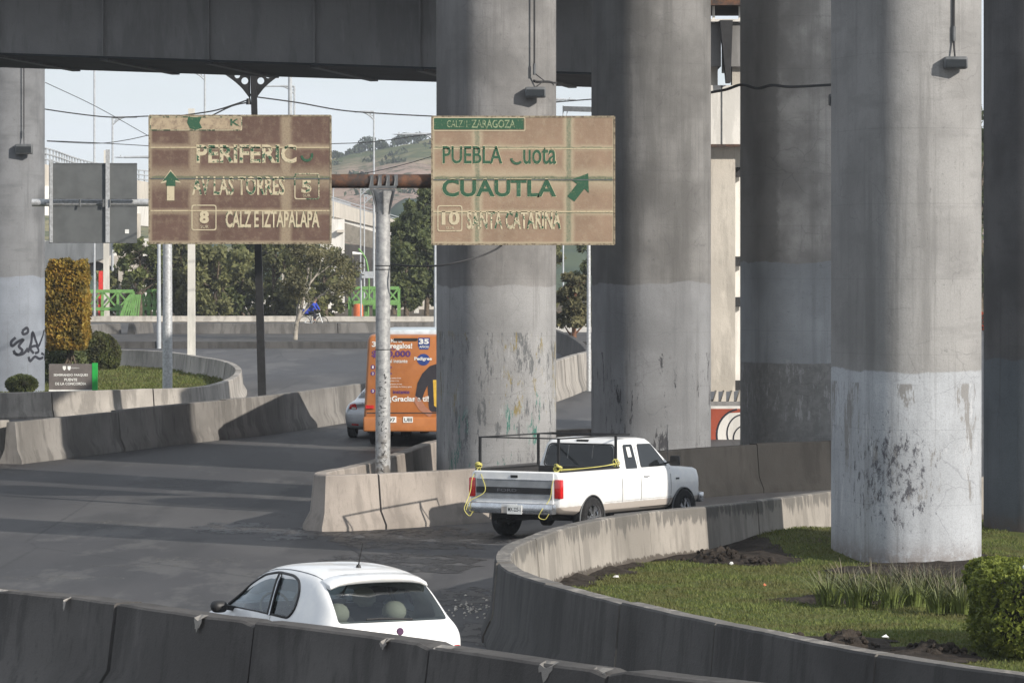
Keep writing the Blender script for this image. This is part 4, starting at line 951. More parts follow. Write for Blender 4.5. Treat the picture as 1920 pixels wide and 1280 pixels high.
MB().box((1.33, 0, 1.775), (.05, .26, .045)).build('brake_light', M['interior'], tr)
fw = lambda u, v: Vector((6, u, v))
decal(cb, round_poly([(-.80, 1.28), (.80, 1.28), (.68, 1.64), (-.68, 1.64)], .06), 3, (-1, 0, 0), .006, M['car_glass'], 'windscreen', tr, 3, fw)
# tailgate
tg = link_mesh('tailgate', bevel(MB().box((-1.178, 0, .97), (.03, 1.70, .60)).mesh(), .012, 2), M['truck_white'], tr)
link_mesh('trim_panel', MB().box((-1.197, 0, .955), (.012, 1.66, .36)).mesh(), plain('tailgate_grey', (.25, .26, .27), .5, .2), tg)
link_mesh('trim_band', MB().box((-1.206, 0, .93), (.010, 1.655, .115)).mesh(), M['black'], tg)
link_mesh('lettering', text_mesh('FORD', -.66, .905, .42, .055, .0, lambda u, v: (-1.2125, u - .0 if False else -(-.66 + (u + .66)) - .30, v)), plain('faint_lettering', (.12, .12, .13), .5), tg)
link_mesh('lift_handle', MB().box((-1.198, .0, 1.19), (.012, .15, .05)).mesh(), M['black'], tg)
for s_ in (-1, 1): link_mesh('band_line', MB().box((-1.206, 0, .955 + s_ * .176), (.008, 1.66, .012)).mesh(), M['chrome'], tg)
bmp = MB(); bmp.box((-1.28, 0, .60), (.18, 1.86, .20)); bo = link_mesh('rear_bumper', shade(bevel(bmp.mesh(), .03, 2)), M['chrome'], tr)
link_mesh('bumper_step', MB().box((-1.372, 0, .60), (.012, .34, .17)).mesh(), M['truck_white'], bo)
link_mesh('bumper_groove', MB().box((-1.372, 0, .56), (.006, 1.7, .02)).mesh(), M['steel_dark'], bo)
pt = link_mesh('number_plate', MB().box((-1.384, -.12, .585), (.012, .32, .17)).mesh(), M['white_text'], tr)
link_mesh('lettering', text_mesh('MX-225-1', 0, 0, .27, .075, .01, lambda u, v: (-1.392, -.12 + .135 - u, .55 + v)), M['black_text'], pt)
fb = MB(); fb.box((4.28, 0, .60), (.16, 1.96, .20)); link_mesh('front_bumper', shade(bevel(fb.mesh(), .03, 2)), M['chrome'], tr)
MB().box((4.195, 0, .86), (.03, 1.2, .22)).build('grille', M['steel_dark'], tr)
# bed liner, rails, underbody
ln = MB(); ln.box((.02, 0, .78), (2.14, 1.68, .03)); ln.box((.02, .86, 1.03), (2.16, .02, .52)); ln.box((.02, -.86, 1.03), (2.16, .02, .52)); ln.box((1.10, 0, 1.03), (.02, 1.7, .52)); ln.box((-1.06, 0, 1.0), (.02, 1.7, .5)); ln.build('bed_liner', M['interior'], tr)
for s_ in (-1, 1): MB().box((.03, s_ * .89, 1.292), (2.2, .10, .025)).build('bed_rail', M['black'], tr)
ub = MB(); ub.box((1.5, 0, .46), (4.8, 1.3, .14)); ub.tube([(0, -.75, .375), (0, .75, .375)], .06, 10); ub.lathe((0, 0, .375), (0, 1, 0), [(.05, -.17), (.16, -.07), (.16, .07), (.05, .17)], 14); ub.tube([(-1.2, .4, .33), (.8, .4, .36)], .035, 8); ub.build('underbody', M['interior'], tr)
sp = MB(); sp.lathe((-.72, 0, .48), (0, 0, 1), [(.20, -.1), (.34, -.1), (.36, 0), (.34, .1), (.20, .1)], 26); sp.build('spare_wheel', M['rubber'], tr, smooth=50)
# side badge, antenna, rack, ropes
MB().box((3.30, -.976, 1.0), (.12, .01, .035)).build('badge', M['steel_dark'], tr)
MB().tube([(3.22, -.80, 1.2), (3.16, -.82, 2.05)], .006, 5).build('aerial', M['steel_dark'], tr)
rk = MB(); zt = 1.90
for x in (-1.02, 1.10):
    for y in (-.86, .86): MB().bar((x, y, 1.28), (x, y, zt), .042).build('rack_post', M['black'], tr)
for y in (-.86, .86): MB().bar((-1.04, y, zt), (1.62, y, zt), .026).build('rack_rail', M['black'], tr)
for x in (-1.02, 1.10, 1.60): MB().bar((x, -.88, zt + .003), (x, .88, zt + .003), .024).build('rack_bar', M['black'], tr)
rr_ = random.Random(3)
def rope(pts, label=None, r=.008): return MB().tube(crv(pts, 5), r, 6).build('rope', M['rope'], tr, smooth=60)
rope([(-1.03, .86, 1.36), (-1.22, .90, 1.15), (-1.25, .93, .9), (-1.38, .93, .70), (-1.42, .96, .56), (-1.40, .86, .44), (-1.37, .80, .52)])
rope([(-1.03, .86, 1.34), (-1.2, .72, 1.2), (-1.23, .62, .9), (-1.38, .86, .72), (-1.42, .92, .55)])
rope([(-1.03, -.86, 1.33), (-1.2, -.84, 1.1), (-1.23, -.80, .8), (-1.38, -.72, .6), (-1.40, -.66, .46), (-1.38, -.78, .42), (-1.37, -.86, .52)])
rope([(-1.0, -.86, 1.31), (-.4, -.90, 1.31), (.4, -.91, 1.33), (1.1, -.88, 1.37)]); rope([(-1.0, -.88, 1.33), (-.3, -.93, 1.325), (.5, -.93, 1.34), (1.1, -.9, 1.36)])
for (kx, ky, kz, n_) in ((-1.03, .86, 1.35, 5), (-1.03, -.86, 1.35, 9), (1.1, -.88, 1.37, 5)):
    kn = MB()
    for i in range(n_):
        a = [rr_.uniform(0, 6.3) for _ in range(2)]; c = Vector((kx + rr_.uniform(-.03, .03), ky + rr_.uniform(-.04, .04), kz + rr_.uniform(-.04, .05)))
        u, v = perp(Vector((rr_.gauss(0, 1), rr_.gauss(0, 1), rr_.gauss(0, 1)))); kn.tube([c + u * .055 * math.cos(q) + v * .055 * math.sin(q) for q in [j * .7 for j in range(10)]], .012, 5)
    kn.build('rope_knot', M['rope'], tr, smooth=60)
tp = lambda u, v: Vector((u, -1.4, v))
decal(cb, [(1.54, 1.47), (1.68, 1.47), (1.67, 1.66), (1.54, 1.66)], .5, (0, 1, 0), .011, M['white_text'], 'window_sticker', tr, 2, tp)

# ------------------------------------------------------------------ small white hatchback
fh = R(90 + 30)
fc = thing('hatchback_car', Vector(((747 - 960) * 45.0 / F, 45.0, gz(45.0))), 'small rounded white hatchback with cream headrests behind the foreground barrier', 'car', fh)
fc.scale = (1.045, 1.045, 1.012)
ST = [(0.0, .34, .66, .62, .60, .64, .60, .50), (.04, .30, .76, .70, .86, .72, .90, .54), (.13, .26, .79, .72, .93, .71, 1.02, .585), (.26, .24, .81, .72, .955, .725, 1.15, .60), (.42, .22, .815, .72, .955, .74, 1.30, .60), (.58, .22, .815, .72, .955, .755, 1.405, .585),
      (.72, .22, .815, .72, .95, .76, 1.445, .58), (1.0, .22, .815, .72, .945, .765, 1.475, .58), (1.4, .22, .81, .72, .94, .765, 1.49, .585), (1.8, .22, .81, .72, .94, .76, 1.465, .57), (2.1, .22, .81, .72, .95, .755, 1.37, .545), (2.4, .22, .81, .72, .955, .74, 1.19, .53),
      (2.68, .22, .81, .72, .95, .73, 1.0, .56), (2.9, .22, .805, .70, .90, .72, .95, .50), (3.2, .24, .79, .66, .82, .68, .875, .45), (3.42, .28, .74, .60, .70, .60, .76, .40), (3.53, .34, .62, .50, .52, .46, .60, .30)]
def fsec(q, ins=0., zb=None):
    x, b, w, zm, zbelt, wbelt, zr, wr = q; b = zb or b; w -= ins; wbelt -= ins; wr -= ins; zr -= ins
    if zb: zm = max(zm, zb + .1)
    zs = zr - (zr - zbelt) * .14
    h = [(0, b), (w * .85, b), (w * .97, b + .10), (w, zm), (w * .985, (zm + zbelt) / 2), (wbelt, zbelt), (wbelt + (wr - wbelt) * .45, zbelt + (zs - zbelt) * .5), (wr + .02, zs), (wr - .09, zr - .012), (wr * .5, zr + .012), (0, zr + .018)]
    return [(x, -a, z) for a, z in h] + [(x, a, z) for a, z in reversed(h[1:-1])]
cage = MB().loft([fsec(q) for q in ST]).mesh(); solid = subsurf(cage, 2); sb_ = bvh(solid)
cav = subsurf(MB().loft([fsec((min(max(q[0], .30), 2.55), *q[1:]), .055, .60) for q in [ST[i] for i in (3, 4, 5, 6, 7, 8, 9, 10, 11)]]).mesh(), 2)
sidew = [(.96, .965), (2.52, .985), (2.36, 1.10), (2.12, 1.245), (1.82, 1.36), (1.52, 1.405), (1.15, 1.39), (.98, 1.34), (.885, 1.22), (.88, 1.05)]
sidew = round_poly(sidew, .07, 3)
rearw = round_poly([(-.625, .955), (.625, .955), (.56, 1.335), (.30, 1.355), (-.30, 1.355), (-.56, 1.335)], .04, 3)
frontw = round_poly([(-.64, 1.02), (.64, 1.02), (.52, 1.38), (-.52, 1.38)], .05, 3)
cs = [cav, MB().prism([(x, -1.2, z) for x, z in sidew], (0, .6, 0)).mesh(), MB().prism([(x, .6, z) for x, z in sidew], (0, .6, 0)).mesh(),
      MB().prism([(-.4, y, z) for y, z in rearw], (.95, 0, 0)).mesh(), MB().prism([(2.0, y, z) for y, z in frontw], (1.2, 0, 0)).mesh()]
for x in (.62, 2.92):
    for y in (-.8, .8): cs.append(wellcut(x, y, .285, .42))
shell = shade(cut(solid, cs), 40); link_mesh('body', shell, M['car_white'], fc)
kg = NM('tinted_glass', .03, 0, .5); kg.color((.02, .03, .03)); tn = kg.n('BsdfTransparent'); tn.inputs[0].default_value = (.42, .46, .46, 1); gl = kg.n('BsdfGlossy'); gl.inputs['Roughness'].default_value = .02; gl.inputs[0].default_value = (.9, .95, 1, 1)
fr = kg.n('Fresnel'); fr.inputs[0].default_value = 1.5; mx = kg.n('MixShader'); kg.l(kg.math('ADD', fr.outputs[0], .02), mx.inputs[0]); kg.l(tn.outputs[0], mx.inputs[1]); kg.l(gl.outputs[0], mx.inputs[2]); kg.l(mx.outputs[0], kg.t.nodes['Material Output'].inputs['Surface']); M['glass'] = kg.m
rw = decal(sb_, [(y * 1.0, z) for y, z in rearw], 1, (1, 0, 0), -.012, M['glass'], 'rear_window', fc, 3, back)
decal(sb_, frontw, 3, (-1, 0, 0), -.012, M['glass'], 'windscreen', fc, 3, fw)
for s_ in (-1, 1):
    D = (0, -s_, 0); tp = lambda u, v, s_=s_: Vector((u, s_ * 1.4, v))
    decal(sb_, [p for p in sidew], .5, D, -.010, M['glass'], 'side_window', fc, 3, tp)
    # black surround and pillar bar between door glass and quarter glass
    loop2 = sidew + sidew[:1]; mb = MB(); pts = []
    for x, z in loop2:
        h = sb_.ray_cast(Vector((x, s_ * 1.4, z)), Vector(D)); pts.append(h[0] + Vector((0, s_ * .001, 0)) if h[0] else Vector((x, s_ * .7, z)))
    mb.tube(pts, .016, 6, cap=False); mb.build('window_seal', M['black'], fc, smooth=60)
    pts = []
    for i in range(7):
        x, z = 1.40 + .10 * i / 6 * .5, .965 + .42 * i / 6; h = sb_.ray_cast(Vector((x, s_ * 1.4, z)), Vector(D)); pts.append(h[0])
    mb = MB(); mb.tube(pts, .032, 8); mb.build('door_pillar', M['black'], fc, smooth=60)
    mb = MB(); mb.tube([p + Vector((-.035, s_ * .02, 0)) for p in pts], .008, 6); mb.build('chrome_strip', M['chrome'], fc, smooth=60)
    def seam(pts2, w=.008):
        for a, b in zip(pts2, pts2[1:]):
            a = Vector(a); b = Vector(b); nr = (b - a).normalized(); nr = Vector((-nr.y, nr.x)) * w / 2
            decal(sb_, [tuple(a - nr), tuple(b - nr), tuple(b + nr), tuple(a + nr)], .4, D, .002, M['steel_dark'], 'door_seam', fc, 2, tp)
    seam([(1.36, .95), (1.33, .4), (2.5, .38)])
    ms = subsurf(MB().loft([[(2.28 + a * .5, s_ * (.80 + b), 1.0 + c_ * .5) for a, c_ in ((-.16, -.16), (.16, -.14), (.18, .14), (-.14, .16))] for b in (0, .09, .19)]).mesh(), 2)
    link_mesh('mirror', shade(ms, 80), M['black'] if s_ > 0 else M['black'], fc)
    MB().bar((2.28, s_ * .72, .97), (2.28, s_ * .84, .99), .05).build('mirror_arm', M['black'], fc)
    for x in (.62, 2.92): wheel(fc, x, s_ * .70, .285, .18, s_, 'chrome', 7, .66)
    tl = decal(sb_, round_poly([(s_ * .62, .50), (s_ * .74, .50), (s_ * .735, .69), (s_ * .64, .69)], .03), 1, (1, 0, 0), .012, M['red_lamp'], 'tail_light', fc, 2, back)
# roof panel seam, spoiler, wiper, badge, aerial
spo = []
for i in range(13):
    y = -.56 + 1.12 * i / 12; h = sb_.ray_cast(Vector((.60, y, 2.)), Vector((0, 0, -1))); z = h[0].z
    c_ = (y / .56) ** 2; spo.append([(.66, y, z - .004), (.60, y, z + .018), (.36 + .07 * c_, y, z + .004 - .03 * c_), (.33 + .07 * c_, y, z - .03 - .03 * c_), (.37 + .05 * c_, y, z - .075), (.56, y, z - .05)])
me = MB().loft(spo).mesh(); link_mesh('spoiler', shade(bevel(me, .004, 1), 50), M['car_white'], fc)
for s_ in (-1, 1):
    pts = []
    for i in range(9): x = .62 + 1.4 * i / 8; h = sb_.ray_cast(Vector((x, s_ * .535, 2.)), Vector((0, 0, -1))); pts.append(h[0] + Vector((0, 0, .0005)))
    MB().tube(pts, .006, 5).build('roof_seam', M['steel_dark'], fc, smooth=60)
h = sb_.ray_cast(Vector((-1, .14, .985)), Vector((1, 0, 0)))[0]; h2 = sb_.ray_cast(Vector((-1, -.20, .975)), Vector((1, 0, 0)))[0]; h3 = sb_.ray_cast(Vector((-1, .22, .99)), Vector((1, 0, 0)))[0]
MB().tube([h2 + Vector((-.02, 0, 0)), h + Vector((-.02, 0, .01)), h3 + Vector((-.015, .1, 0))], .011, 6).build('wiper', M['black'], fc)
h = sb_.ray_cast(Vector((-1, -.04, .855)), Vector((1, 0, 0)))[0]
MB().lathe(h + Vector((-.004, 0, 0)), (-1, 0, .05), [(.040, -.01), (.040, .004), (.034, .008)], 20).build('badge', plain('badge_violet', (.10, .05, .10), .3, .4), fc)
h = sb_.ray_cast(Vector((.86, 0, 2.)), Vector((0, 0, -1)))[0]
ae = MB(); ae.tube([h, h + Vector((.0, 0, .03))], [.028, .018], 10); ae.tube([h + Vector((0, 0, .02)), h + Vector((-.10, 0, .27))], [.009, .004], 6); ae.build('aerial', M['black'], fc, smooth=60)
# inside
fl = MB(); fl.box((1.4, 0, .52), (2.3, 1.3, .05)); fl.box((.50, 0, .80), (.30, 1.2, .05)); fl.build('cabin_floor', M['interior'], fc)
MB().box((2.40, 0, .86), (.35, 1.25, .18)).build('dashboard', M['interior'], fc)
for x, y in ((1.40, .34), (1.40, -.34), (.72, .33), (.72, -.33)):
    sc_ = 1 if x > 1 else .8
    s1 = MB().box((x, y, .80), (.14, .48 * sc_, .50 if x > 1 else .34)).mesh(); so_ = link_mesh('seat', shade(bevel(s1, .05, 3), 60), M['interior'], fc)
    hz_ = 1.0 if x < 1 else 1.10
    hr_ = MB().lathe((x - .02, y, hz_), (0, 0, 1), [(.001, -.10), (.09, -.08), (.125, -.02), (.125, .03), (.10, .08), (.055, .112), (.001, .12)], 20).mesh()
    link_mesh('headrest', shade(hr_, 80), M['cream'], so_)
sw = MB(); sw.tube([(2.08 + .05 * math.sin(q), .34 + .17 * math.cos(q), .98 + .16 * math.sin(q)) for q in [i * .4 for i in range(17)]], .014, 6); sw.build('steering_wheel', M['cream'], fc, smooth=60)

# ------------------------------------------------------------------ orange minibus seen from behind
YB_ = 114.; bs = thing('minibus', Vector(((762 - 960) * YB_ / F, YB_, gz(YB_))), 'orange minibus with an advert over its whole back, behind the sign post', 'minibus', R(90 - 3))
ko = NM('orange_wrap', .38, 0, .5); nn = ko.noise(3, 4, co=ko.obj); ko.color(ko.mix(ko.ramp(nn, .3, .7), (.40, .145, .045), (.47, .18, .06))); M['orange'] = ko.m
def bsec(x, hw, zb, zt, r=.16): return [(x, y, z) for y, z in round_poly([(-hw * 1.04, zb), (hw * 1.04, zb), (hw * .93, zt), (-hw * .93, zt)], r, 5)]
me = MB().loft([bsec(0, 1.03, .62, 2.84), bsec(.03, 1.09, .55, 2.93), bsec(.14, 1.12, .50, 2.99), bsec(.5, 1.13, .48, 3.02), bsec(7.0, 1.13, .48, 3.02), bsec(7.2, 1.08, .55, 2.9)]).mesh()
me = cut(bevel(me, .01, 1), [wellcut(2.0, y, .42, .6) for y in (-1.05, 1.05)] + [wellcut(5.9, y, .42, .6) for y in (-1.05, 1.05)]); bb = bvh(me); link_mesh('body', shade(me, 40), M['orange'], bs)
link_mesh('bumper', shade(bevel(MB().box((-.05, 0, .62), (.22, 2.30, .40)).mesh(), .05, 3)), M['orange'], bs)
link_mesh('roof_pod', shade(bevel(MB().box((3.2, 0, 3.06), (5.6, 1.7, .16)).mesh(), .05, 3)), plain('bluish_white_roof', (.55, .62, .68), .5), bs)
for x in (2.0, 5.9):
    for s_ in (-1, 1): wheel(bs, x, s_ * .98, .42, .28, s_, 'steel', 5, .6)
MB().box((3.6, 0, .52), (6.6, 1.9, .2)).build('underbody', M['interior'], bs)
def bt(s, xa, xb, ya, yb_, m, off=.01, dd=.004, name='lettering'):
    # photo pixels on the back of the bus
    cx_ = 762; k = YB_ / F; zf_ = lambda y: EYE - (y - YH) * k - gz(YB_); yf = lambda x: -(x - cx_) * k
    def mp_(u, v):
        xx = -.004 if .7 < v < 2.8 else .02; return (-dd - .006, yf(xa) - u, v)
    return link_mesh(name, text_mesh(s, 0, zf_(yb_), (xb - xa) * k, (yb_ - ya) * k, off, mp_), M[m], bs)
def bp(pts, m, name, dd=.003):
    cx_ = 762; k = YB_ / F; mb = MB(); mb.v = [(-dd - .004, -(x - cx_) * k, EYE - (y - YH) * k - gz(YB_)) for x, y in pts]; mb.f = [tuple(range(len(pts)))]; mb.mi = [0]; return mb.build(name, M[m], bs)
bt('Más de', 733, 754, 635, 642, 'white_text'); bt('regalos!', 732, 773, 643, 656, 'white_text', .03)
bt('hasta', 722, 741, 651, 656, 'purple_text', .0, .006); bt('$200,000', 697, 770, 657, 671, 'purple_text', .03); bt('al instante', 730, 764, 673, 680, 'white_text')
bt('35', 697, 716, 640, 650, 'white_text', .03); bt('instante', 737, 768, 731, 738, 'purple_text', .02); bt('¡Gracias a ti!', 731, 804, 742, 755, 'white_text', .03)
for i, yy in enumerate((688, 700, 733)):
    bp([(699 + 4.2 * math.cos(q), yy + 4.2 * math.sin(q)) for q in [j * .52 for j in range(12)]], 'purple_text', 'number_spot'); bt(str(i + 1), 697.6, 700.4, yy - 2.4, yy + 2.4, 'white_text', .02, .006)
    bt('registra' if i < 2 else '', 708, 735, yy - 2.5, yy + 3, 'purple_text') if i < 2 else None
for yy, w_ in ((709, 20), (714, 16), (720, 22), (725, 40)): bt('participa en línea y gana' if w_ > 30 else 'premios al mes', 732, 732 + w_, yy - 1.8, yy + 1.8, 'white_text', 0)
bp([(784, 633), (806, 633), (806, 648), (803, 655), (787, 655), (784, 648)], 'blue_print', 'anniversary_emblem'); bt('35', 785.5, 804.5, 635, 645, 'white_text', .04, .006); bt('AÑOS', 786, 804, 647, 652, 'white_text', .02, .006)
bp([(794 + 12 * math.cos(q), 674 + 11 * math.sin(q)) for q in [j * .3 for j in range(21)]], 'blue_print', 'round_emblem'); bt('Pedigree', 777, 810, 669, 677, 'white_text', .03, .007)
# printed figure at the right of the advert
M['print_dark'] = plain('print_dark_shirt', (.035, .033, .04), .5); M['print_skin'] = plain('print_skin', (.36, .17, .11), .5); M['print_yellow'] = plain('print_yellow', (.65, .42, .06), .5)
bp([(818, 682), (806, 686), (792, 700), (783, 718), (779, 742), (790, 752), (796, 735), (802, 722), (804, 760), (806, 772), (822, 772), (822, 682)], 'print_dark', 'printed_figure', .0045)
bp([(779, 742), (776, 752), (786, 768), (806, 782), (812, 774), (798, 762), (790, 750)], 'print_skin', 'printed_arm', .006)
bp([(812, 712), (822, 712), (822, 766), (814, 760)], 'print_yellow', 'printed_panel', .007)
MB().box((-.012, .02, 2.88), (.03, .62, .07)).build('vent', M['interior'], bs)
for s_ in (-1, 1): MB().box((-.03, s_ * .98, 1.08), (.05, .22, .09)).build('tail_light', M['red_lamp'], bs)
MB().box((-.165, 0, .92), (.01, 2.1, .03)).build('bumper_seam', M['interior'], bs)
for xa, xb, tx in ((728, 744, '97'), (757, 775, 'UIII')):
    k = YB_ / F; bp2 = MB().box((-.17, -((xa + xb) / 2 - 762) * k, EYE - (786 - YH) * k - gz(YB_)), (.012, (xb - xa) * k, 11 * k)); pl_ = bp2.build('number_plate', M['white_text'], bs)
    link_mesh('lettering', text_mesh(tx, 0, EYE - (790 - YH) * k - gz(YB_), (xb - xa - 4) * k, 7 * k, .02, lambda u, v, xa=xa: (-.178, -(xa + 2 - 762) * k - u, v)), M['black_text'], pl_)

# ------------------------------------------------------------------ silver saloon half hidden by the minibus
def saloon(loc, rz, label):
    t = thing('saloon_car', loc, label, 'car', rz)
    S_T = [(0, .36, .70, .58, .70, .62, .72, .50), (.06, .28, .82, .62, .88, .74, .98, .60), (.25, .24, .86, .66, .95, .78, 1.03, .62), (.62, .22, .87, .68, .96, .79, 1.07, .62), (.85, .22, .87, .68, .96, .79, 1.15, .60), (1.25, .22, .87, .68, .96, .79, 1.38, .56), (1.7, .22, .87, .68, .95, .78, 1.46, .55), (2.4, .22, .87, .68, .94, .78, 1.46, .55),
            (2.9, .22, .87, .68, .93, .78, 1.32, .55), (3.4, .22, .87, .68, .93, .78, 1.02, .62), (4.0, .24, .85, .64, .85, .74, .93, .55), (4.35, .3, .78, .58, .70, .64, .76, .45)]
    me = subsurf(MB().loft([fsec(q) for q in S_T]).mesh(), 2); bt_ = bvh(me)
    me = cut(me, [wellcut(x, y, .31, .45) for x in (.85, 3.45) for y in (-.86, .86)]); link_mesh('body', shade(me, 45), M['car_silver'], t)
    decal(bt_, round_poly([(-.62, 1.10), (.62, 1.10), (.54, 1.37), (-.54, 1.37)], .06), 1, (1, 0, 0), .004, M['car_glass'], 'rear_window', t, 3, back)
    for s_ in (-1, 1):
        tp = lambda u, v, s_=s_: Vector((u, s_ * 1.4, v))
        decal(bt_, round_poly([(1.1, .98), (3.05, .98), (2.75, 1.25), (2.3, 1.37), (1.6, 1.37), (1.3, 1.25)], .05), .5, (0, -s_, 0), .004, M['car_glass'], 'side_window', t, 3, tp)
        decal(bt_, round_poly([(s_ * .46, .80), (s_ * .70, .82), (s_ * .70, .95), (s_ * .52, .97)], .04), 1, (1, 0, 0), .012, M['red_lamp'], 'tail_light', t, 3, back)
        decal(bt_, round_poly([(s_ * .50, .80), (s_ * .62, .81), (s_ * .62, .87), (s_ * .50, .86)], .01), 1, (1, 0, 0), .02, M['white_text'], 'reverse_lens', t, 2, back)
        decal(bt_, [(s_ * .42, .36), (s_ * .62, .37), (s_ * .62, .41), (s_ * .42, .40)], 1, (1, 0, 0), .01, M['red_lamp'], 'reflector', t, 2, back)
        for x in (.85, 3.45): wheel(t, x, s_ * .76, .31, .2, s_, 'chrome', 6)
    decal(bt_, [(-.72, .985), (.72, .985), (.72, .993), (-.72, .993)], 1, (1, 0, 0), .004, M['steel_dark'], 'boot_seam', t, 2, back)
    return t
saloon(Vector(((700 - 960) * 118.5 / F, 118.5, gz(118.5))), R(90 - 10), 'silver saloon car with a red tail lamp, half hidden by the orange minibus')

# ------------------------------------------------------------------ cyclist
YC = 236.; cyp = Vector(((588 - 960) * YC / F, YC, gz(YC))); bc = thing('bicycle', cyp, 'small dark bicycle on the far road, ridden by the person in blue', 'bicycle', R(-18))
for x in (-.52, .52):
    o = MB().tube([(x + .335 * math.cos(q), 0, .335 + .335 * math.sin(q)) for q in [i * .2618 for i in range(25)]], .022, 6, cap=False).build('wheel', M['rubber'], bc, smooth=60)
    sp_ = MB()
    for i in range(12): q = i * .5236; sp_.tube([(x, 0, .335), (x + .33 * math.cos(q), 0, .335 + .33 * math.sin(q))], .004, 3)
    link_mesh('spokes', sp_.mesh(), M['steel'], o)
fm = MB()
for a, b in (((-.52, 0, .335), (-.12, 0, .30)), ((-.12, 0, .30), (-.24, 0, .82)), ((-.52, 0, .335), (-.21, 0, .74)), ((-.12, 0, .30), (.36, 0, .70)), ((-.22, 0, .74), (.33, 0, .80)), ((.52, 0, .335), (.33, 0, .86))): fm.tube([a, b], .024, 6)
fm.build('bike_frame', M['white_text'], bc); MB().tube([(.30, -.25, .98), (.34, 0, .93), (.30, .25, .98)], .018, 6).build('handlebar', M['black'], bc); MB().box((-.25, 0, .88), (.26, .14, .05)).build('saddle', M['black'], bc)
def skin(name, pts, edges, rad, m, parent, lv=2):
    me = bpy.data.meshes.new(name); me.from_pydata(pts, edges, []); o = temp(me); md = o.modifiers.new('k', 'SKIN')
    for i, r in enumerate(rad): me.skin_vertices[0].data[i].radius = (r, r)
    me.skin_vertices[0].data[0].use_root = True
    o.modifiers.new('s', 'SUBSURF').levels = lv; r_ = evaluated(o); drop(o); return link_mesh(name, shade(r_, 80), m, parent)
pr = thing('person', cyp + Vector((0, 0, .0)), 'person in a blue jacket with a grey backpack riding a bicycle on the far road', 'person', R(-18))
M['skin'] = plain('skin', (.30, .16, .10), .6); M['blue_cloth'] = plain('blue_jacket', (.025, .05, .33), .8); M['dark_cloth'] = plain('dark_trousers', (.025, .025, .035), .85)
bp_ = [(-.24, 0, .96), (-.16, 0, 1.16), (.02, 0, 1.40), (.08, 0, 1.50), (.13, 0, 1.60), (.15, 0, 1.70), (.02, .19, 1.39), (.16, .25, 1.16), (.30, .24, 1.00), (.02, -.19, 1.39), (.16, -.25, 1.16), (.30, -.24, 1.00),
       (-.22, .10, .92), (.10, .12, .74), (-.06, .11, .32), (.06, .12, .24), (-.22, -.10, .92), (.14, -.12, .88), (.06, -.11, .50), (.17, -.12, .44)]
be = [(0, 1), (1, 2), (2, 3), (3, 4), (4, 5), (2, 6), (6, 7), (7, 8), (2, 9), (9, 10), (10, 11), (0, 12), (12, 13), (13, 14), (14, 15), (0, 16), (16, 17), (17, 18), (18, 19)]
br = [.13, .14, .15, .055, .085, .08, .06, .045, .035, .06, .045, .035, .09, .07, .045, .035, .09, .07, .045, .035]
skin('body', bp_, be, br, M['skin'], pr)
skin('jacket', [bp_[i] for i in (1, 2, 6, 7, 9, 10)] + [(-.22, 0, 1.02)] + [(.28, .24, 1.02), (.28, -.24, 1.02)], [(0, 1), (1, 2), (2, 3), (1, 4), (4, 5), (0, 6), (3, 7), (5, 8)], [.185, .20, .09, .065, .09, .065, .17, .05, .05], M['blue_cloth'], pr)
skin('trousers', [(-.24, 0, .95)] + [bp_[i] for i in (12, 13, 14, 16, 17, 18)], [(0, 1), (1, 2), (2, 3), (0, 4), (4, 5), (5, 6)], [.15, .11, .085, .06, .11, .085, .06], M['dark_cloth'], pr)
skin('cap', [(.12, 0, 1.71), (.14, 0, 1.76)], [(0, 1)], [.105, .08], M['black'], pr)
bk_ = MB().box((-.24, 0, 1.30), (.24, .36, .46)).mesh(); 
for v in bk_.vertices: v.co.x += (v.co.z - 1.3) * .5
bo_ = link_mesh('backpack', shade(bevel(bk_, .06, 3), 60), plain('grey_backpack', (.11, .11, .12), .8), pr)
pn = MB().box((-.42, 0, .93), (.36, .42, .26)).mesh(); 
cb_ = link_mesh('pannier_bag', shade(bevel(pn, .05, 3), 60), M['blue_cloth'], bc)

# ================================================================== background
def pt(px, py, Y): return P(px, py, Y)
def gbase(px, Y): return Vector(((px - 960) * Y / F, Y, gz(min(Y, 262))))
# trees beyond the far parapet: (px, Y, height px, radius px, material, shape)
TR = [(262, 262, 155, 42, 'leaf_conifer', 'round', 'open green conifer beside the grey sign back, its crown above the truss', .45, 2600, .15),
      (345, 268, 150, 62, 'leaf_olive', 'round', 'broad olive tree right of the white concrete pole', .08, 6500, .17),
      (405, 264, 135, 52, 'leaf_olive', 'round', 'low olive tree under the middle of the left rusty board', .05, 5000, .17),
      (455, 276, 165, 55, 'leaf_dark', 'round', 'dark green tree left of the leaning black lamp post', .06, 6000, .18),
      (515, 266, 150, 48, 'leaf_olive', 'round', 'shaggy olive tree just right of the leaning black lamp post', .05, 5200, .17),
      (610, 262, 135, 48, 'leaf_olive', 'round', 'thin greenish tree behind the cyclist, in front of the white wall', .05, 2800, .15),
      (762, 266, 215, 44, 'leaf_dark', 'column', 'tall dark cypress-like tree left of the poster-covered pier', .10, 8000, .19),
      (800, 272, 262, 42, 'leaf_dark', 'column', 'tallest dark tree, partly behind the right rusty board', .12, 7500, .19),
      (738, 285, 130, 22, 'leaf_conifer', 'round', 'small sparse tree right of the sign post', .2, 1500, .15),
      (235, 275, 95, 42, 'leaf_olive', 'round', 'low dusty tree behind the green truss', .08, 2200, .16),
      (1015, 270, 180, 40, 'leaf_olive', 'round', 'olive tree mostly hidden behind the poster-covered pier', .1, 3500, .17),
      (1120, 272, 190, 48, 'leaf_dark', 'round', 'dark tree mostly hidden behind the grey pier with no lamp', .1, 4500, .17)]
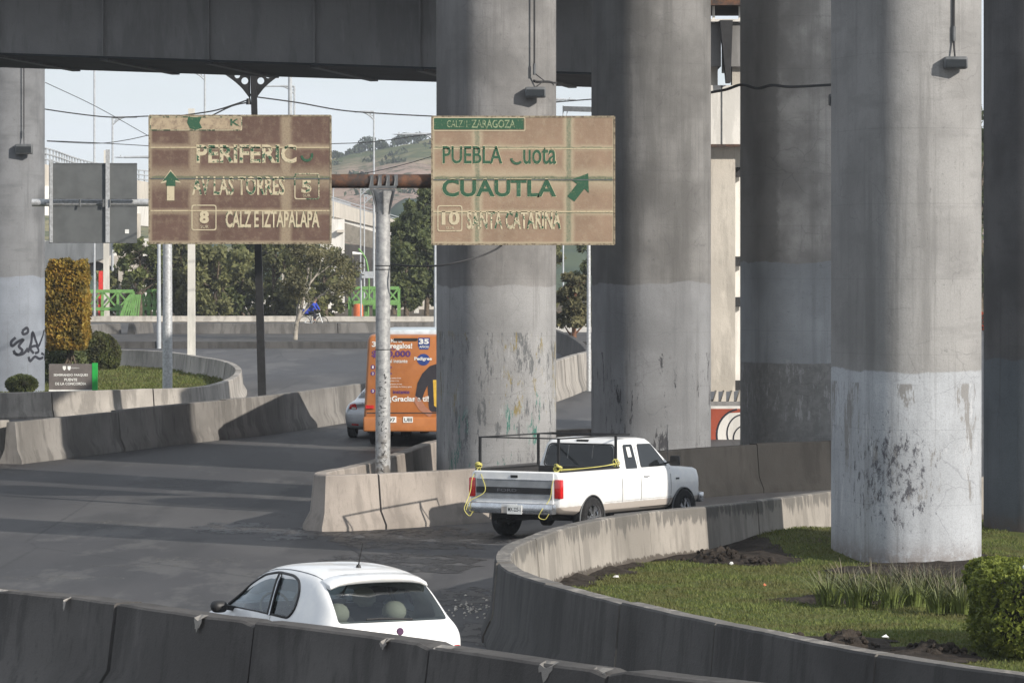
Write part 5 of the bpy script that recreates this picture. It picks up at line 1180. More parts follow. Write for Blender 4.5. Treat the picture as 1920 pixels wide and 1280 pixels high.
for i, (px, Y, hp, rp_, lm, shp, lab, c0, nl, ls) in enumerate(TR):
    tree(gbase(px, Y), hp * Y / F, rp_ * Y / F * (1.32 if shp == 'round' else 1.15), lab, lm, 20 + i, 22, int(nl * 1.7), ls, .16, crown0=c0, shape=shp, group='trees beyond the far road', limbs=9)
tree(gbase(1077, 190), 165 * 190 / F, 36 * 190 / F, 'small pine with a forked reddish trunk between the two middle piers', 'leaf_dry', 51, 22, 8500, .12, .13, bark='bark_red', crown0=.40, shape='round', limbs=9)
def bare_tree(px, Y, hp, wp, label, seed, leafn=900):
    rnd = random.Random(seed); b = gbase(px, Y); s = Y / F; t = thing('tree', b, label, 'tree'); mb = MB(); tips = []
    def grow(p, d, ln, r, lv):
        n = 4; pts = [p]; 
        for i in range(n): d = (d + Vector((rnd.gauss(0, .16), rnd.gauss(0, .16), rnd.gauss(0, .10) + .03))).normalized(); pts.append(pts[-1] + d * ln / n)
        mb.tube(pts, [r * (1 - .45 * i / n) for i in range(n + 1)], 7 if lv < 2 else 4); tips.extend(pts[2:] if lv > 1 else [])
        if lv < 4:
            for k in range(3 if lv else 4):
                a = rnd.uniform(0, 6.3); e = (d + Vector((math.cos(a), math.sin(a), rnd.uniform(-.2, .5))) * rnd.uniform(.5, .9)).normalized(); grow(pts[rnd.randint(2, n)], e, ln * rnd.uniform(.5, .72), r * .5, lv + 1)
    grow(b - Vector((0, 0, .2)), Vector((.02, 0, 1)), hp * s * .55, .13, 0)
    mb.build('trunk', M['bark_pale'], t, smooth=60, world=True)
    rs = np.random.RandomState(seed); tp_ = np.array([tuple(q) for q in tips]); idx = rs.randint(0, len(tp_), leafn)
    leaf_object('crown', tp_[idx] + rs.normal(size=(leafn, 3)) * .16, .075, M['leaf_dry'], t, seed=seed); return t
bare_tree(553, 203, 190, 80, 'nearly bare pale-trunked tree in front of the long far barrier', 4, 6500)

# golden clipped hedge, round bush, small bush on the left island
def clipped(name, c, dims, lm, n, ls, label, seed, cat='hedge', ball=False, pn=4.5, core=None, rotz=0, bulge=.12):
    t = thing(name, Vector(c), label, cat); rs = np.random.RandomState(seed); w, d, h = dims
    u = rs.normal(size=(n, 3)); u /= np.linalg.norm(u, axis=1)[:, None]
    if ball: q = u * np.array([w / 2, d / 2, h / 2])
    else:
        fa = rs.choice(3, n, p=np.array([d * h, w * h, w * d]) / (d * h + w * h + w * d)); e = rs.uniform(-1, 1, (n, 3)); e[np.arange(n), fa] = np.sign(e[np.arange(n), fa])
        e = e / (np.abs(e) ** pn).sum(1)[:, None] ** (1 / pn); q = e * np.array([w / 2, d / 2, h / 2])
    lump = np.array([mnoise.noise(Vector((a[0] * 2.4 / max(w, 1) * 1.5, a[1] * 2.4, a[2] * 2.4 + seed))) for a in q]); fine = np.array([mnoise.noise(Vector((a[0] * 9, a[1] * 9, a[2] * 9 + seed))) for a in q])
    q = q * (1 + bulge * lump + .05 * fine)[:, None] * (1 - .10 * rs.rand(n)[:, None] ** 2); q[:, 2] += h / 2
    q = q[q[:, 2] > .0]
    if rotz: cz, sz = math.cos(rotz), math.sin(rotz); q = np.stack([q[:, 0] * cz - q[:, 1] * sz, q[:, 0] * sz + q[:, 1] * cz, q[:, 2]], 1)
    leaf_object('foliage', q, ls, M[lm], t, aspect=.55, world=False, seed=seed)
    core_ = MB(); rr = []
    for i in range(9):
        a = -1 + 2 * i / 8; k = math.sqrt(max(.02, 1 - abs(a) ** (2 if ball else 6))) * .86; rr.append([(math.copysign(abs(math.cos(b)) ** (1 if ball else .5), math.cos(b)) * w / 2 * k, math.copysign(abs(math.sin(b)) ** (1 if ball else .5), math.sin(b)) * d / 2 * k, h / 2 * (1 + a * .88)) for b in [j * .3142 for j in range(20)]])
    co = core_.loft(rr).build('branches', M['twigs'], t, smooth=60); co.rotation_euler = (0, 0, rotz)
    return t
M['twigs'] = plain('dark_twigs', (.022, .02, .012), .95)
M['leaf_red'] = foliage('leaf_red', (.50, .05, .02), (.30, .10, .03), (.04, .05, .02), 3.)
YG = 152.; s = YG / F; c = gbase(128, YG); c.z = P(0, 655, YG).z
th = clipped('hedge', c, (74 * s, 1.6, 166 * s), 'leaf_gold', 13000, .075, 'tall clipped golden-orange hedge beside the left-edge pier', 3, bulge=.13, pn=9)
mb = MB()
for k in range(5): mb.tube([(rnd.uniform(-.5, .5), rnd.uniform(-.4, .4), -1.25), (rnd.uniform(-.5, .5), rnd.uniform(-.4, .4), .4)], .04, 6)
mb.build('stem', M['bark'], th)
clipped('bush', gbase(122, YG + 2.) + Vector((0, 0, -.1)), (75 * s, 1.6, 78 * s), 'leaf_dark', 3500, .07, 'dark shaded undergrowth at the foot of the golden hedge', 13, 'bush', bulge=.2)
c = G(187, 700); YQ = c.y; clipped('bush', c + Vector((0, 0, -.05)), (78 * YQ / F, 1.5, 80 * YQ / F), 'leaf_bush', 7000, .06, 'rounded olive-green bush at the right foot of the golden hedge', 5, 'bush', True)
c = gbase(41, 136.4); c.z = P(0, 738, 136.4).z; clipped('bush', c, (60 * 136 / F, .9, 36 * 136 / F), 'leaf_dark', 2500, .05, 'small dark low bush at the foot of the left-edge pier', 6, 'bush', True)
# big clipped hedge at the right
c = G(1885, 1236, .25); t_ = clipped('hedge', Vector((6.86, 53.0, .22)), (2.2, 3.2, 1.14), 'leaf_hedge', 26000, .036, 'clipped bright green hedge in the lower right corner, on the grass island', 8, bulge=.13)
mb = MB(); c = G(1903, 1072, 1.2); c = Vector((6.3, 52.2, 1.345))
mb.loft([[(c.x + math.cos(q) * r, c.y + math.sin(q) * r * .7, c.z + z + .01 * math.sin(q * 3)) for q in [i * .785 for i in range(8)]] for r, z in ((.02, -.03), (.055, 0), (.05, .03), (.012, .05))])
tag(mb.build('paper_scrap', M['white_text'], smooth=30, origin=tuple(c)), 'crumpled white paper lying on top of the clipped green hedge', 'litter')
# iris clumps
k = NM('iris_leaf', .55, 0, .3); z = k.xyz(k.obj)[2]; r = k.g.outputs['Random Per Island']
k.color(k.mix(k.ramp(z, .12, .5), (.11, .14, .035), k.mix(r, (.04, .05, .03), (.16, .125, .095)))); M['iris'] = k.m
def clump(px, py, n, seed, label, hh=.56):
    rnd = random.Random(seed); b = G(px, py, .28); t = thing('grass_clump', b, label, 'plant', group='spiky leaf clumps on the right island'); vs = []; fs = []
    for i in range(n):
        a = rnd.uniform(0, 6.3); r0 = rnd.uniform(0, .19); x, y = math.cos(a) * r0, math.sin(a) * r0; h = hh * rnd.uniform(.35, 1.15); le = rnd.uniform(.1, .9) * h; wd = rnd.uniform(.006, .012); dx, dy = math.cos(a), math.sin(a); px_, py_ = -math.sin(a + rnd.uniform(-1, 1)) * wd, math.cos(a) * wd
        o = len(vs); m = 5
        for j in range(m + 1):
            q = j / m; cx_ = x + dx * le * q ** 1.7; cy_ = y + dy * le * q ** 1.7; cz = h * q - le * .25 * q ** 3; w_ = (1 - q ** 2 * .9)
            vs += [(cx_ - px_ * w_, cy_ - py_ * w_, cz), (cx_ + px_ * w_, cy_ + py_ * w_, cz)]
        fs += [(o + 2 * j, o + 2 * j + 1, o + 2 * j + 3, o + 2 * j + 2) for j in range(m)]
    mb = MB(); mb.v = vs; mb.f = fs; mb.mi = [0] * len(fs)
    me = bpy.data.meshes.new('leaves'); me.from_pydata(vs, [], fs); me.update(); link_mesh('leaves', me, M['iris'], t); return t
names = ['first spiky leaf clump from the left in the row below the largest pier', 'second spiky leaf clump from the left in the row', 'third spiky leaf clump from the left in the row', 'fourth spiky leaf clump from the left in the row', 'fifth spiky leaf clump from the left in the row', 'rightmost spiky leaf clump, touching the clipped green hedge']
for i, (px, py, n) in enumerate(((1556, 1132, 130), (1612, 1138, 140), (1668, 1140, 140), (1716, 1136, 120), (1764, 1149, 150), (1806, 1150, 120))): clump(px, py, n, 60 + i, names[i], .54)
for i, (px, py, n, lab) in enumerate(((1584, 1122, 150, 'low spiky leaf clump behind the gap between the first and second clumps'), (1640, 1124, 150, 'low spiky leaf clump behind the gap between the second and third clumps'), (1694, 1122, 170, 'low spiky leaf clump behind the gap between the third and fourth clumps'), (1742, 1126, 170, 'low spiky leaf clump behind the gap between the fourth and fifth clumps'), (1786, 1130, 170, 'low spiky leaf clump behind the gap left of the rightmost clump'))): clump(px, py, n, 80 + i, lab, .55)
# litter
def scrap(px, py, w, m, label, h=.28, seed=1):
    rnd = random.Random(seed); c = G(px, py, h + .02); mb = MB(); mb.loft([[(c.x + math.cos(q) * w * e * rnd.uniform(.7, 1.3), c.y + math.sin(q) * w * e * rnd.uniform(.4, 1.5), c.z + z * rnd.uniform(.2, 1.5)) for q in [i * .9 for i in range(7)]] for e, z in ((.5, -.015), (.75, .0), (.4, .02), (.1, .022))])
    return tag(mb.build('litter', m, smooth=30, origin=tuple(c)), label, 'litter')
scrap(1156, 1081, .07, M['white_conc'], 'pale flat scrap on the grass near the barrier nose', seed=2)
scrap(1372, 1056, .05, M['white_text'], 'white scrap in front of the tufted soil heap', seed=3)
scrap(1434, 1096, .035, plain('orange_plastic', (.55, .18, .09), .6), 'tiny orange scrap in the middle of the lawn', seed=4)
scrap(1661, 1193, .06, M['white_text'], 'white crumpled scrap beside the biggest near soil heap', seed=5)
scrap(1568, 1008, .05, M['white_conc'], 'pale scrap against the left foot of the largest pier', seed=6)
# rubble on the road next to the nose of the curved barrier
rnd = random.Random(12); cc = G(885, 1140); mb = MB(); 
o = None
for i in range(60):
    c = G(885 + rnd.gauss(0, 22), 1142 + rnd.gauss(0, 12)); r = rnd.uniform(.006, .028)
    mb.loft([[(c.x + math.cos(q) * r * e * rnd.uniform(.7, 1.3), c.y + math.sin(q) * r * e * 1.3, c.z + z * r) for q in [j * 1.05 for j in range(6)]] for e, z in ((.8, 0), (1, .5), (.4, 1.1))])
tag(mb.build('gravel', M['pale_conc'], smooth=30), 'scattered pale gravel on the road beside the barrier nose', 'gravel', kind='stuff')
# stains, tar seams and scuffs on the road
def blotch(name, px, py, rx, ry, m, seed, n=40, dz=.004, amp=.5):
    c = G(px, py); mb = MB(); pts = []
    for i in range(n):
        a = 6.283 * i / n; r = 1 + amp * mnoise.noise(Vector((math.cos(a) * 2.2, math.sin(a) * 2.2, seed))) + amp * .6 * mnoise.noise(Vector((math.cos(a) * 7, math.sin(a) * 7, seed)))
        x, y = c.x + math.cos(a) * rx * r, c.y + math.sin(a) * ry * r; pts.append((x, y, gz(y) + dz))
    mb.v = pts + [(c.x, c.y, gz(c.y) + dz)]; mb.f = [(i, (i + 1) % n, n) for i in range(n)]; mb.mi = [0] * n; return tag(mb.build(name, m), kind='structure')
def mottled(name, c, rough, lo, hi, sc=3, ssc=(1, .35, 1)):
    k = NM(name, rough, 0, .4); k.color(c); tr_ = k.n('BsdfTransparent'); mx = k.n('MixShader'); k.l(k.ramp(k.noise(sc, 6, sc=ssc, rough=.7), lo, hi), mx.inputs[0]); k.l(tr_.outputs[0], mx.inputs[1]); k.l(k.b.outputs[0], mx.inputs[2]); k.l(mx.outputs[0], k.t.nodes['Material Output'].inputs['Surface']); return k.m
M['wet'] = mottled('damp_stain', (.018, .018, .02), .5, .44, .52)
M['scuff'] = mottled('pale_scuff', (.17, .165, .155), .9, .52, .66, 5, (1, 1, 1)); M['tar'] = plain('tar_seam', (.02, .02, .022), .6)
blotch('road_stain', 435, 990, .75, 1.9, M['wet'], 1); blotch('road_stain', 620, 1000, 1.3, 2.4, M['wet'], 2, dz=.0045); blotch('road_stain', 800, 1010, 1.6, 3.2, M['wet'], 3, dz=.005); blotch('road_stain', 760, 1055, 1.4, 2.6, M['wet'], 4, dz=.0055)
blotch('road_stain', 880, 1120, .5, 2.2, M['wet'], 7, dz=.005); blotch('road_stain', 950, 1190, .8, 2.2, M['wet'], 8, dz=.006)
for i, (px, py, rx, ry) in enumerate(((90, 1083, 1.1, .5), (360, 1050, .9, .7), (500, 1078, .5, .4), (260, 1060, .8, .5), (560, 965, .6, 1.2), (180, 985, 1.2, 1.5), (330, 905, 1.3, 1.5))): blotch('road_scuff', px, py, rx, ry, M['scuff'], 20 + i, dz=.003 + .0003 * i)
def roadline(pts, w, m, label=None):
    g = crv([G(x, y) for x, y in pts], 6); mb = MB(); vs = []
    for i, p in enumerate(g):
        d = (g[min(i + 1, len(g) - 1)] - g[max(0, i - 1)]); d.z = 0; d.normalize(); nr = Vector((-d.y, d.x, 0)); ww = w * (.6 + .8 * abs(mnoise.noise(Vector((p.x * 2, p.y, 1)))))
        for e in (-1, 1): q = p + nr * e * ww; vs.append((q.x, q.y, gz(q.y) + .0065))
    mb.v = vs; mb.f = [(2 * i, 2 * i + 1, 2 * i + 3, 2 * i + 2) for i in range(len(g) - 1)]; mb.mi = [0] * len(mb.f); return tag(mb.build('tar_seam', m), kind='structure')
roadline([(650, 1022), (672, 1036), (690, 1048), (712, 1056), (732, 1068)], .03, M['tar']); roadline([(385, 868), (560, 880), (600, 884)], .02, M['tar'])
roadline([(20, 869), (150, 856), (300, 840), (430, 826)], .09, M['scuff']); roadline([(600, 972), (700, 975), (800, 965), (900, 958)], .06, M['scuff'])
roadline([(395, 1066), (430, 1052), (470, 1040), (505, 1032)], .02, M['scuff']); roadline([(290, 984), (360, 962), (440, 960)], .03, M['scuff'])

# ------------------------------------------------------------------ sign of the park
YP = 137.; s = YP / F; b = gbase(137, YP); t = thing('park_sign', b, 'low grey park name board with a green end strip, in front of the bushes', 'sign')
z0 = P(0, 733, YP).z; z1 = P(0, 682, YP).z; xa = (92 - 960) * s; xb = (173 - 960) * s; xc = (183 - 960) * s
M['sign_grey'] = plain('grey_board', (.13, .115, .11), .6); M['sign_green'] = plain('green_board', (.02, .33, .06), .5); 
MB().box(((xa + xb) / 2, YP, (z0 + z1) / 2), (xb - xa, .10, z1 - z0)).build('board', M['sign_grey'], t, world=True)
MB().box(((xb + xc) / 2 + .003, YP, (z0 + z1) / 2 + .01), (xc - xb, .13, z1 - z0 + .04)).build('green_strip', M['sign_green'], t, world=True)
MB().box(((xa + xb) / 2, YP - .01, z0 + .02), (xb - xa, .13, .05)).build('bottom_rail', M['white_text'], t, world=True)
for x in (xa + .3, xb - .3): MB().box((x, YP + .02, (b.z + z0) / 2), (.1, .06, z0 - b.z)).build('leg', M['steel_dark'], t, world=True)
def pst(tx, a0, a1, ya, yb_, off=.02): link_mesh('lettering', text_mesh(tx, a0 * s - 960 * s - b.x, P(0, yb_, YP).z - b.z, (a1 - a0) * s, (yb_ - ya) * s, off, lambda u, v: (u, -.056, v)), M['white_text'], t)
pst('SEMBRANDO PARQUES', 101, 165, 700.5, 705.5); pst('PUENTE', 121, 145, 709, 714); pst('DE LA CONCORDIA', 104, 162, 716.5, 721.5)
for cx_ in (121, 130): mb = MB(); mb.v = [((cx_ + dx - 960) * s - b.x, -.056, P(0, y, YP).z - b.z) for dx, y in ((-3, 686), (3, 686), (3, 691), (0, 694.5), (-3, 691))]; mb.f = [(0, 1, 2, 3, 4)]; mb.mi = [0]; mb.build('crest', M['white_text'], t)
pst('GOBIERNO', 134, 149, 688.5, 690.8, 0)
# graffiti on the left pier: painted strokes hugging the wall
def on_pier(px, py, obj=pl):
    o_ = P(px, py, 120); h = obj_bvh.ray_cast(Vector((0, 0, EYE)) , (P(px, py, 100) - Vector((0, 0, EYE))).normalized()); return h[0]
def pier_graffiti(obj, strokes, rad_px, label_m, Y, name='graffiti'):
    global obj_bvh
    tr_ = BVHTree.FromPolygons([obj.location + v.co for v in obj.data.vertices], [tuple(p.vertices) for p in obj.data.polygons])
    for st_ in strokes:
        cp_ = crv([Vector((x, y, 0)) for x, y in st_], 5); pts = []
        for q in cp_:
            w = P(q.x, q.y, Y); h = tr_.ray_cast(Vector((w.x, Y - 8, w.z)), Vector((0, 1, 0)))
            if h[0]: pts.append(h[0])
        if len(pts) < 3: continue
        r = rad_px * Y / F; vs = []
        for i, p in enumerate(pts):
            d = (pts[min(i + 1, len(pts) - 1)] - pts[max(0, i - 1)]).normalized(); h = tr_.find_nearest(p); n = h[1]; nn = d.cross(n).normalized()
            for e in (-1, 1): vs.append(p + nn * e * r - Vector(n) * 0 + (n if n.y < 0 else -n) * .006)
        mb = MB(); mb.v = [tuple(v) for v in vs]; mb.f = [(2 * i, 2 * i + 1, 2 * i + 3, 2 * i + 2) for i in range(len(pts) - 1)]; mb.mi = [0] * len(mb.f)
        o = mb.build(name, label_m, obj, world=True)
M['spray'] = plain('black_spray', (.018, .02, .03), .7)
pier_graffiti(pl, [[(34, 632), (26, 640), (28, 648), (38, 640), (48, 636), (40, 648), (46, 656), (40, 664), (30, 660)], [(46, 620), (54, 614), (56, 622), (48, 626), (46, 620)], [(56, 660), (62, 640), (64, 622), (70, 640), (74, 648), (80, 630), (82, 620), (86, 640)], [(66, 662), (60, 652), (70, 648), (74, 658), (68, 662)],
                   [(30, 656), (36, 664), (48, 662), (56, 652)], [(57, 668), (60, 676), (68, 668), (76, 672), (86, 666)], [(78, 662), (86, 668), (82, 676)]], 2.5, M['spray'], 147)
# ------------------------------------------------------------------ distant viaduct, ramp, walls
def rail_viaduct(name, ctrl, zr, label, wdt=8., m=M['pale_conc'], gd=1.6, rail_h=.9, par_h=1.0):
    P2 = crv([Vector(((x - 960) * (F * (zr - EYE) / (YH - y)) / F, F * (zr - EYE) / (YH - y), zr)) for x, y in ctrl], 5)
    t = thing(name, tuple(P2[0]), label, 'bridge'); n = len(P2)
    off = Vector((.25, .97, 0)) * wdt
    sec = lambda prof: [[tuple(p + Vector((off.x / wdt * a, off.y / wdt * a, b))) for a, b in prof] for p in P2]
    mb = MB(); mb.loft(sec([(0, -rail_h - par_h - .25), (0, -rail_h), (.25, -rail_h), (.25, -rail_h - par_h), (wdt - .25, -rail_h - par_h), (wdt - .25, -rail_h), (wdt, -rail_h), (wdt, -rail_h - par_h - .25)])); mb.build('parapet', m, t, smooth=30, world=True)
    mb = MB(); mb.loft(sec([(.9, -rail_h - par_h - .25), (wdt - .9, -rail_h - par_h - .25), (wdt - 1.9, -rail_h - par_h - gd - .25), (1.9, -rail_h - par_h - gd - .25)])); mb.build('girder', M['white_conc'], t, smooth=30, world=True)
    for dz in (0, -.3, -.6): MB().tube([p + Vector((.02, .1, dz)) for p in P2], .05, 6).build('rail', M['far_steel'], t, smooth=60, world=True)
    tot = sum((a - b).length for a, b in zip(P2, P2[1:])); cnt = min(90, int(tot / 1.9)); k = 0
    acc = 0.; nxt = 0.
    for a, b in zip(P2, P2[1:]):
        ln = (b - a).length
        while nxt <= acc + ln and k < 95:
            p = a.lerp(b, (nxt - acc) / ln); MB().box((p.x, p.y + .1, p.z - rail_h / 2 + .02), (.09, .09, rail_h + .05)).build('rail_post', M['far_steel'], t, world=True); nxt += 1.9; k += 1
        acc += ln
    for i in (12, 24, 44):
        p = P2[i] + off * .5; MB().box((p.x, p.y, (p.z - 3 + gz(262)) / 2), (1.3, 1.6, p.z - 3 - gz(262))).build('pier', m, t, world=True)
    return t
rail_viaduct('rail_viaduct', [(60, 272), (100, 282), (165, 303), (270, 320), (400, 332), (540, 346), (620, 369), (705, 395), (790, 418), (870, 436)], 12., 'distant curved viaduct with a grey railing, seen between the rusty boards')
# lower viaduct at left
t = thing('low_viaduct', (-24, 300, 6), 'pale low viaduct with a flared pier behind the golden hedge', 'bridge'); Y = 285.
mb = MB(); A = [P(40, 452, Y), P(330, 446, Y), P(330, 474, Y), P(200, 487, Y), P(130, 500, Y), P(40, 512, Y)]; mb.prism(A, (0, 1.2, 0)); mb.build('parapet', M['white_conc'], t, world=True)
mb = MB(); A = [P(60, 495, Y + 1), P(330, 472, Y + 1), P(330, 492, Y + 1), P(250, 515, Y + 1), P(60, 518, Y + 1)]; mb.prism(A, (0, 9, 0)); mb.build('girder', M['deck'], t, world=True)
mb = MB(); A = [P(178, 488, Y - .2), P(260, 470, Y - .2), P(262, 516, Y - .2), P(246, 512, Y - .2), P(228, 506, Y - .2)]; mb.prism(A, (0, 6, 0)); mb.build('pier_head', M['pale_conc'], t, world=True)
mb = MB(); a, b = P(212, 596, Y), P(236, 500, Y); mb.box(((a.x + b.x) / 2, Y + 2, (a.z + b.z) / 2 - .5), (b.x - a.x, 3, b.z - a.z + 1)); mb.build('pier', M['deck'], t, world=True)
# viaduct girder and white end wall right of the left board
t = thing('white_abutment', tuple(gbase(628, 300)), 'bright white concrete end wall and pier behind the thin tree and cyclist', 'wall'); Y = 300.
a, b = P(602, 600, Y), P(645, 411, Y); mb = MB(); mb.box(((a.x + b.x) / 2, Y, (a.z + b.z) / 2), (b.x - a.x, 2, b.z - a.z)); mb.build('wall', M['white_conc'], t, world=True)
a, b = P(632, 436, Y - 1.2), P(645, 431, Y - 1.2); MB().box(((a.x + b.x) / 2, Y - 1.3, (a.z + b.z) / 2), (b.x - a.x, .5, b.z - a.z)).build('ledge', M['pale_conc'], t, world=True)
for (x0_, x1_, ya, yb_, Y, lab, mm) in ((262, 300, 470, 600, 310, 'white end wall behind the open green conifer', 'white_conc'), (300, 600, 535, 600, 330, 'long low white wall glimpsed through the trees', 'white_conc'), (700, 822, 560, 600, 330, 'pale low wall behind the right end of the green truss', 'pale_conc')):
    a, b = P(x0_, yb_, Y), P(x1_, ya, Y); mb = MB(); mb.box(((a.x + b.x) / 2, Y, (a.z + b.z) / 2), (b.x - a.x, 1.5, b.z - a.z)); tag(mb.build('wall', M[mm], origin=((a.x + b.x) / 2, Y, a.z)), lab, 'wall')
t = thing('slung_viaduct', tuple(P(645, 440, 345)), 'heavy pale box viaduct with a dark underside, behind the sign post', 'bridge'); Y = 345.
mb = MB(); secs = []
for px, yt, ybm in ((560, 405, 445), (640, 416, 452), (720, 440, 470), (800, 462, 486), (900, 476, 498)): a = P(px, yt, Y); b = P(px, ybm, Y); secs.append([(a.x, Y, a.z), (a.x, Y + 12, a.z), (b.x, Y + 12, b.z), (b.x, Y + .8, b.z)])
mb.loft(secs); mb.build('girder', M['pale_conc'], t, smooth=20, world=True)
mb = MB(); a, b = P(600, 600, Y), P(900, 455, Y); mb.box(((a.x + b.x) / 2, Y + 22, (a.z + b.z) / 2), (b.x - a.x, 2, b.z - a.z)); mb.build('abutment', M['barrier_dark'], t, world=True)
for x in (715, 752): a, b = P(x, 600, Y), P(x + 14, 474, Y); MB().box(((a.x + b.x) / 2, Y + 5, (a.z + b.z) / 2), (b.x - a.x, 2.4, b.z - a.z)).build('pier', M['pale_conc'], t, world=True)
# ------------------------------------------------------------------ green trusses and posts
def truss(x0_, x1_, yt, ybm, Y, bays, label, end=True):
    t = thing('green_truss', tuple(gbase((x0_ + x1_) / 2, Y)), label, 'steel frame'); s = Y / F; g = M['green_steel']
    for y, nm in ((yt, 'top_chord'), (ybm, 'bottom_chord')): MB().bar(P(x0_, y, Y), P(x1_, y, Y), 7 * s, .2).build(nm, g, t, world=True)
    for i in range(bays + 1):
        x = x0_ + (x1_ - x0_) * i / bays; MB().bar(P(x, yt, Y), P(x, ybm, Y), 4 * s, .15).build('upright', g, t, world=True)
        MB().bar(P(x, ybm, Y), P(x, 600, Y), 4 * s, .2).build('leg', g, t, world=True)
        if i < bays:
            x2 = x0_ + (x1_ - x0_) * (i + 1) / bays; a, b = (yt, ybm) if i % 2 else (ybm, yt); MB().bar(P(x, a, Y), P(x2, b, Y), 2.6 * s, .1).build('diagonal', g, t, world=True)
            MB().bar(P(x, b, Y + 1.5), P(x2, a, Y + 1.5), 2.2 * s, .1).build('diagonal', g, t, world=True)
    return t
truss(163, 250, 546, 579, 256, 3, 'green steel truss footbridge between the golden hedge and the conifer')
t = thing('green_ramp', tuple(gbase(245, 255)), 'folded green steel stair frame at the right end of the left truss', 'steel frame')
for i in range(7): MB().bar(P(228 + i * 5, 600, 255), P(244 + i * 3.2, 552, 255), .09).build('stair_bar', M['green_steel'], t, world=True)
MB().bar(P(226, 598, 255.2), P(240, 560, 255.2), .5, .2).build('side_plate', M['green_steel'], t, world=True)
truss(268, 300, 545, 578, 266, 3, 'short green railing frame glimpsed left of the grey post')
truss(656, 748, 540, 567, 258, 4, 'green steel platform frame right of the cyclist')
t = thing('green_stand', tuple(gbase(690, 258)), 'wide green column under the green platform frame', 'steel frame'); MB().bar(P(688, 568, 257.5), P(688, 600, 257.5), .28).build('column', M['green_steel'], t, world=True); MB().bar(P(672, 567, 257), P(748, 567, 257), .35, .3).build('deck_edge', M['green_steel'], t, world=True)
t = thing('street_lamp', tuple(gbase(690, 257)), 'curved bright green street lamp with a white lamp head', 'street lamp'); MB().tube(crv([P(690, 590, 257), P(692, 540, 257), P(690, 505, 257), P(684, 482, 257), P(672, 466, 257)], 6), .055, 8).build('post', M['green_steel'], t, smooth=60, world=True)
MB().tube([P(680, 476, 257), P(661, 475, 257)], [.05, .11], 8).build('lamp_head', M['white_text'], t, smooth=60, world=True)
t, _ = pole(677, 592, 508, 3.5, 'thin pale post with a small traffic board beside the green lamp', M['far_steel'], Y=255); MB().box(P(690, 515, 254.8), (.75, .04, .4)).build('board', M['far_steel'], t, world=True)
t, _ = pole(189, 592, 508, 8, 'red square post beside the white painted pole', M['red'], True, Y=257)
t, _ = pole(179, 592, 512, 3, 'thin white post behind the golden hedge', M['white_text'], Y=259)
MB()
t = thing('traffic_barrel', tuple(gbase(672, 256)), 'orange plastic drum under the green platform frame', 'barrel'); MB().lathe(tuple(gbase(672, 256)), (0, 0, 1), [(.33, 0), (.34, .1), (.30, .12), (.29, .75), (.24, .95), (.0, .97)], 16).build('drum', plain('orange_plastic_drum', (.55, .14, .05), .5), t, smooth=50, world=True)

# ------------------------------------------------------------------ far things in the gaps on the right
t = thing('box_girder_bridge', tuple(P(1360, 272, 121)), 'bright sunlit beam, bearings and pier seen in the gap between the dark piers', 'bridge'); Y = 121.
a, b = P(1250, 272, Y), P(1465, 160, Y); MB().box(((a.x + b.x) / 2, Y + 1, (a.z + b.z) / 2), (b.x - a.x, 2, b.z - a.z)).build('pier_cap', M['white_conc'], t, world=True)
MB().box((P(1353.5, 0, Y).x, Y - .004, (a.z + b.z) / 2), (.03, .03, b.z - a.z - .01)).build('joint', M['steel_dark'], t, world=True)
MB().box(((a.x + b.x) / 2, Y - .02, a.z - .015), (b.x - a.x, .1, .07)).build('drip_edge', M['rust'], t, world=True)
a, b = P(1300, 735, Y), P(1380, 272, Y); MB().box(((a.x + b.x) / 2, Y + 1.6, (a.z + b.z) / 2), (b.x - a.x, 2.4, b.z - a.z - .02)).build('pier', M['pale_conc'], t, world=True)
for i in range(8):
    x = 1308 + i * 14.5; mb = MB(); mb.prism([P(x, 754, Y - .1), P(x + 10, 754, Y - .1), P(x + 10, 732, Y - .1), P(x + 7, 732, Y - .1)], (0, .5, 0)); mb.build('bearing_gusset', M['pale_conc'], t, world=True)
a, b = P(1290, 764, Y), P(1470, 752, Y); MB().box(((a.x + b.x) / 2, Y + .6, (a.z + b.z) / 2), (b.x - a.x, 1.8, b.z - a.z)).build('base_slab', M['deck'], t, world=True)
a, b = P(1383, 735, Y), P(1470, 272, Y); MB().box(((a.x + b.x) / 2, Y + 2.5, (a.z + b.z) / 2), (b.x - a.x, 2, b.z - a.z - .02)).build('rear_pier', M['white_conc'], t, world=True)
for y in (323, 490, 566, 722): MB().box(P(1388, y, Y + 1.3), (.30, .12, .28)).build('pocket', M['interior'], t, world=True)
for (xa_, xb_, nm) in ((1295, 1352, 'left'), (1366, 1470, 'right')):
    a, b = P(xa_, 125, Y), P(xb_, 38, Y); MB().box(((a.x + b.x) / 2, Y + 2, (a.z + b.z) / 2), (b.x - a.x, 4, b.z - a.z)).build('girder', M['deck'], t, world=True)
mb = MB(); mb.prism([P(1350, 38, Y - .3), P(1374, 38, Y - .3), P(1370, 155, Y - .3), P(1362, 155, Y - .3)], (0, .6, 0)); mb.build('bearing_column', M['interior'], t, world=True)
for x in (1334, 1382): MB().box(P(x, 145, Y + .6), (.32, .8, .62)).build('bearing_block', M['pale_conc'], t, world=True)
for x in (1338, 1387): MB().box(P(x, 25, Y), (.07, .1, .55)).build('rail_post', M['white_conc'], t, world=True)
a, b = P(1295, 12, Y), P(1470, -8, Y); MB().box(((a.x + b.x) / 2, Y + 2, (a.z + b.z) / 2), (b.x - a.x, 5, b.z - a.z)).build('deck_slab', M['rust'], t, world=True)
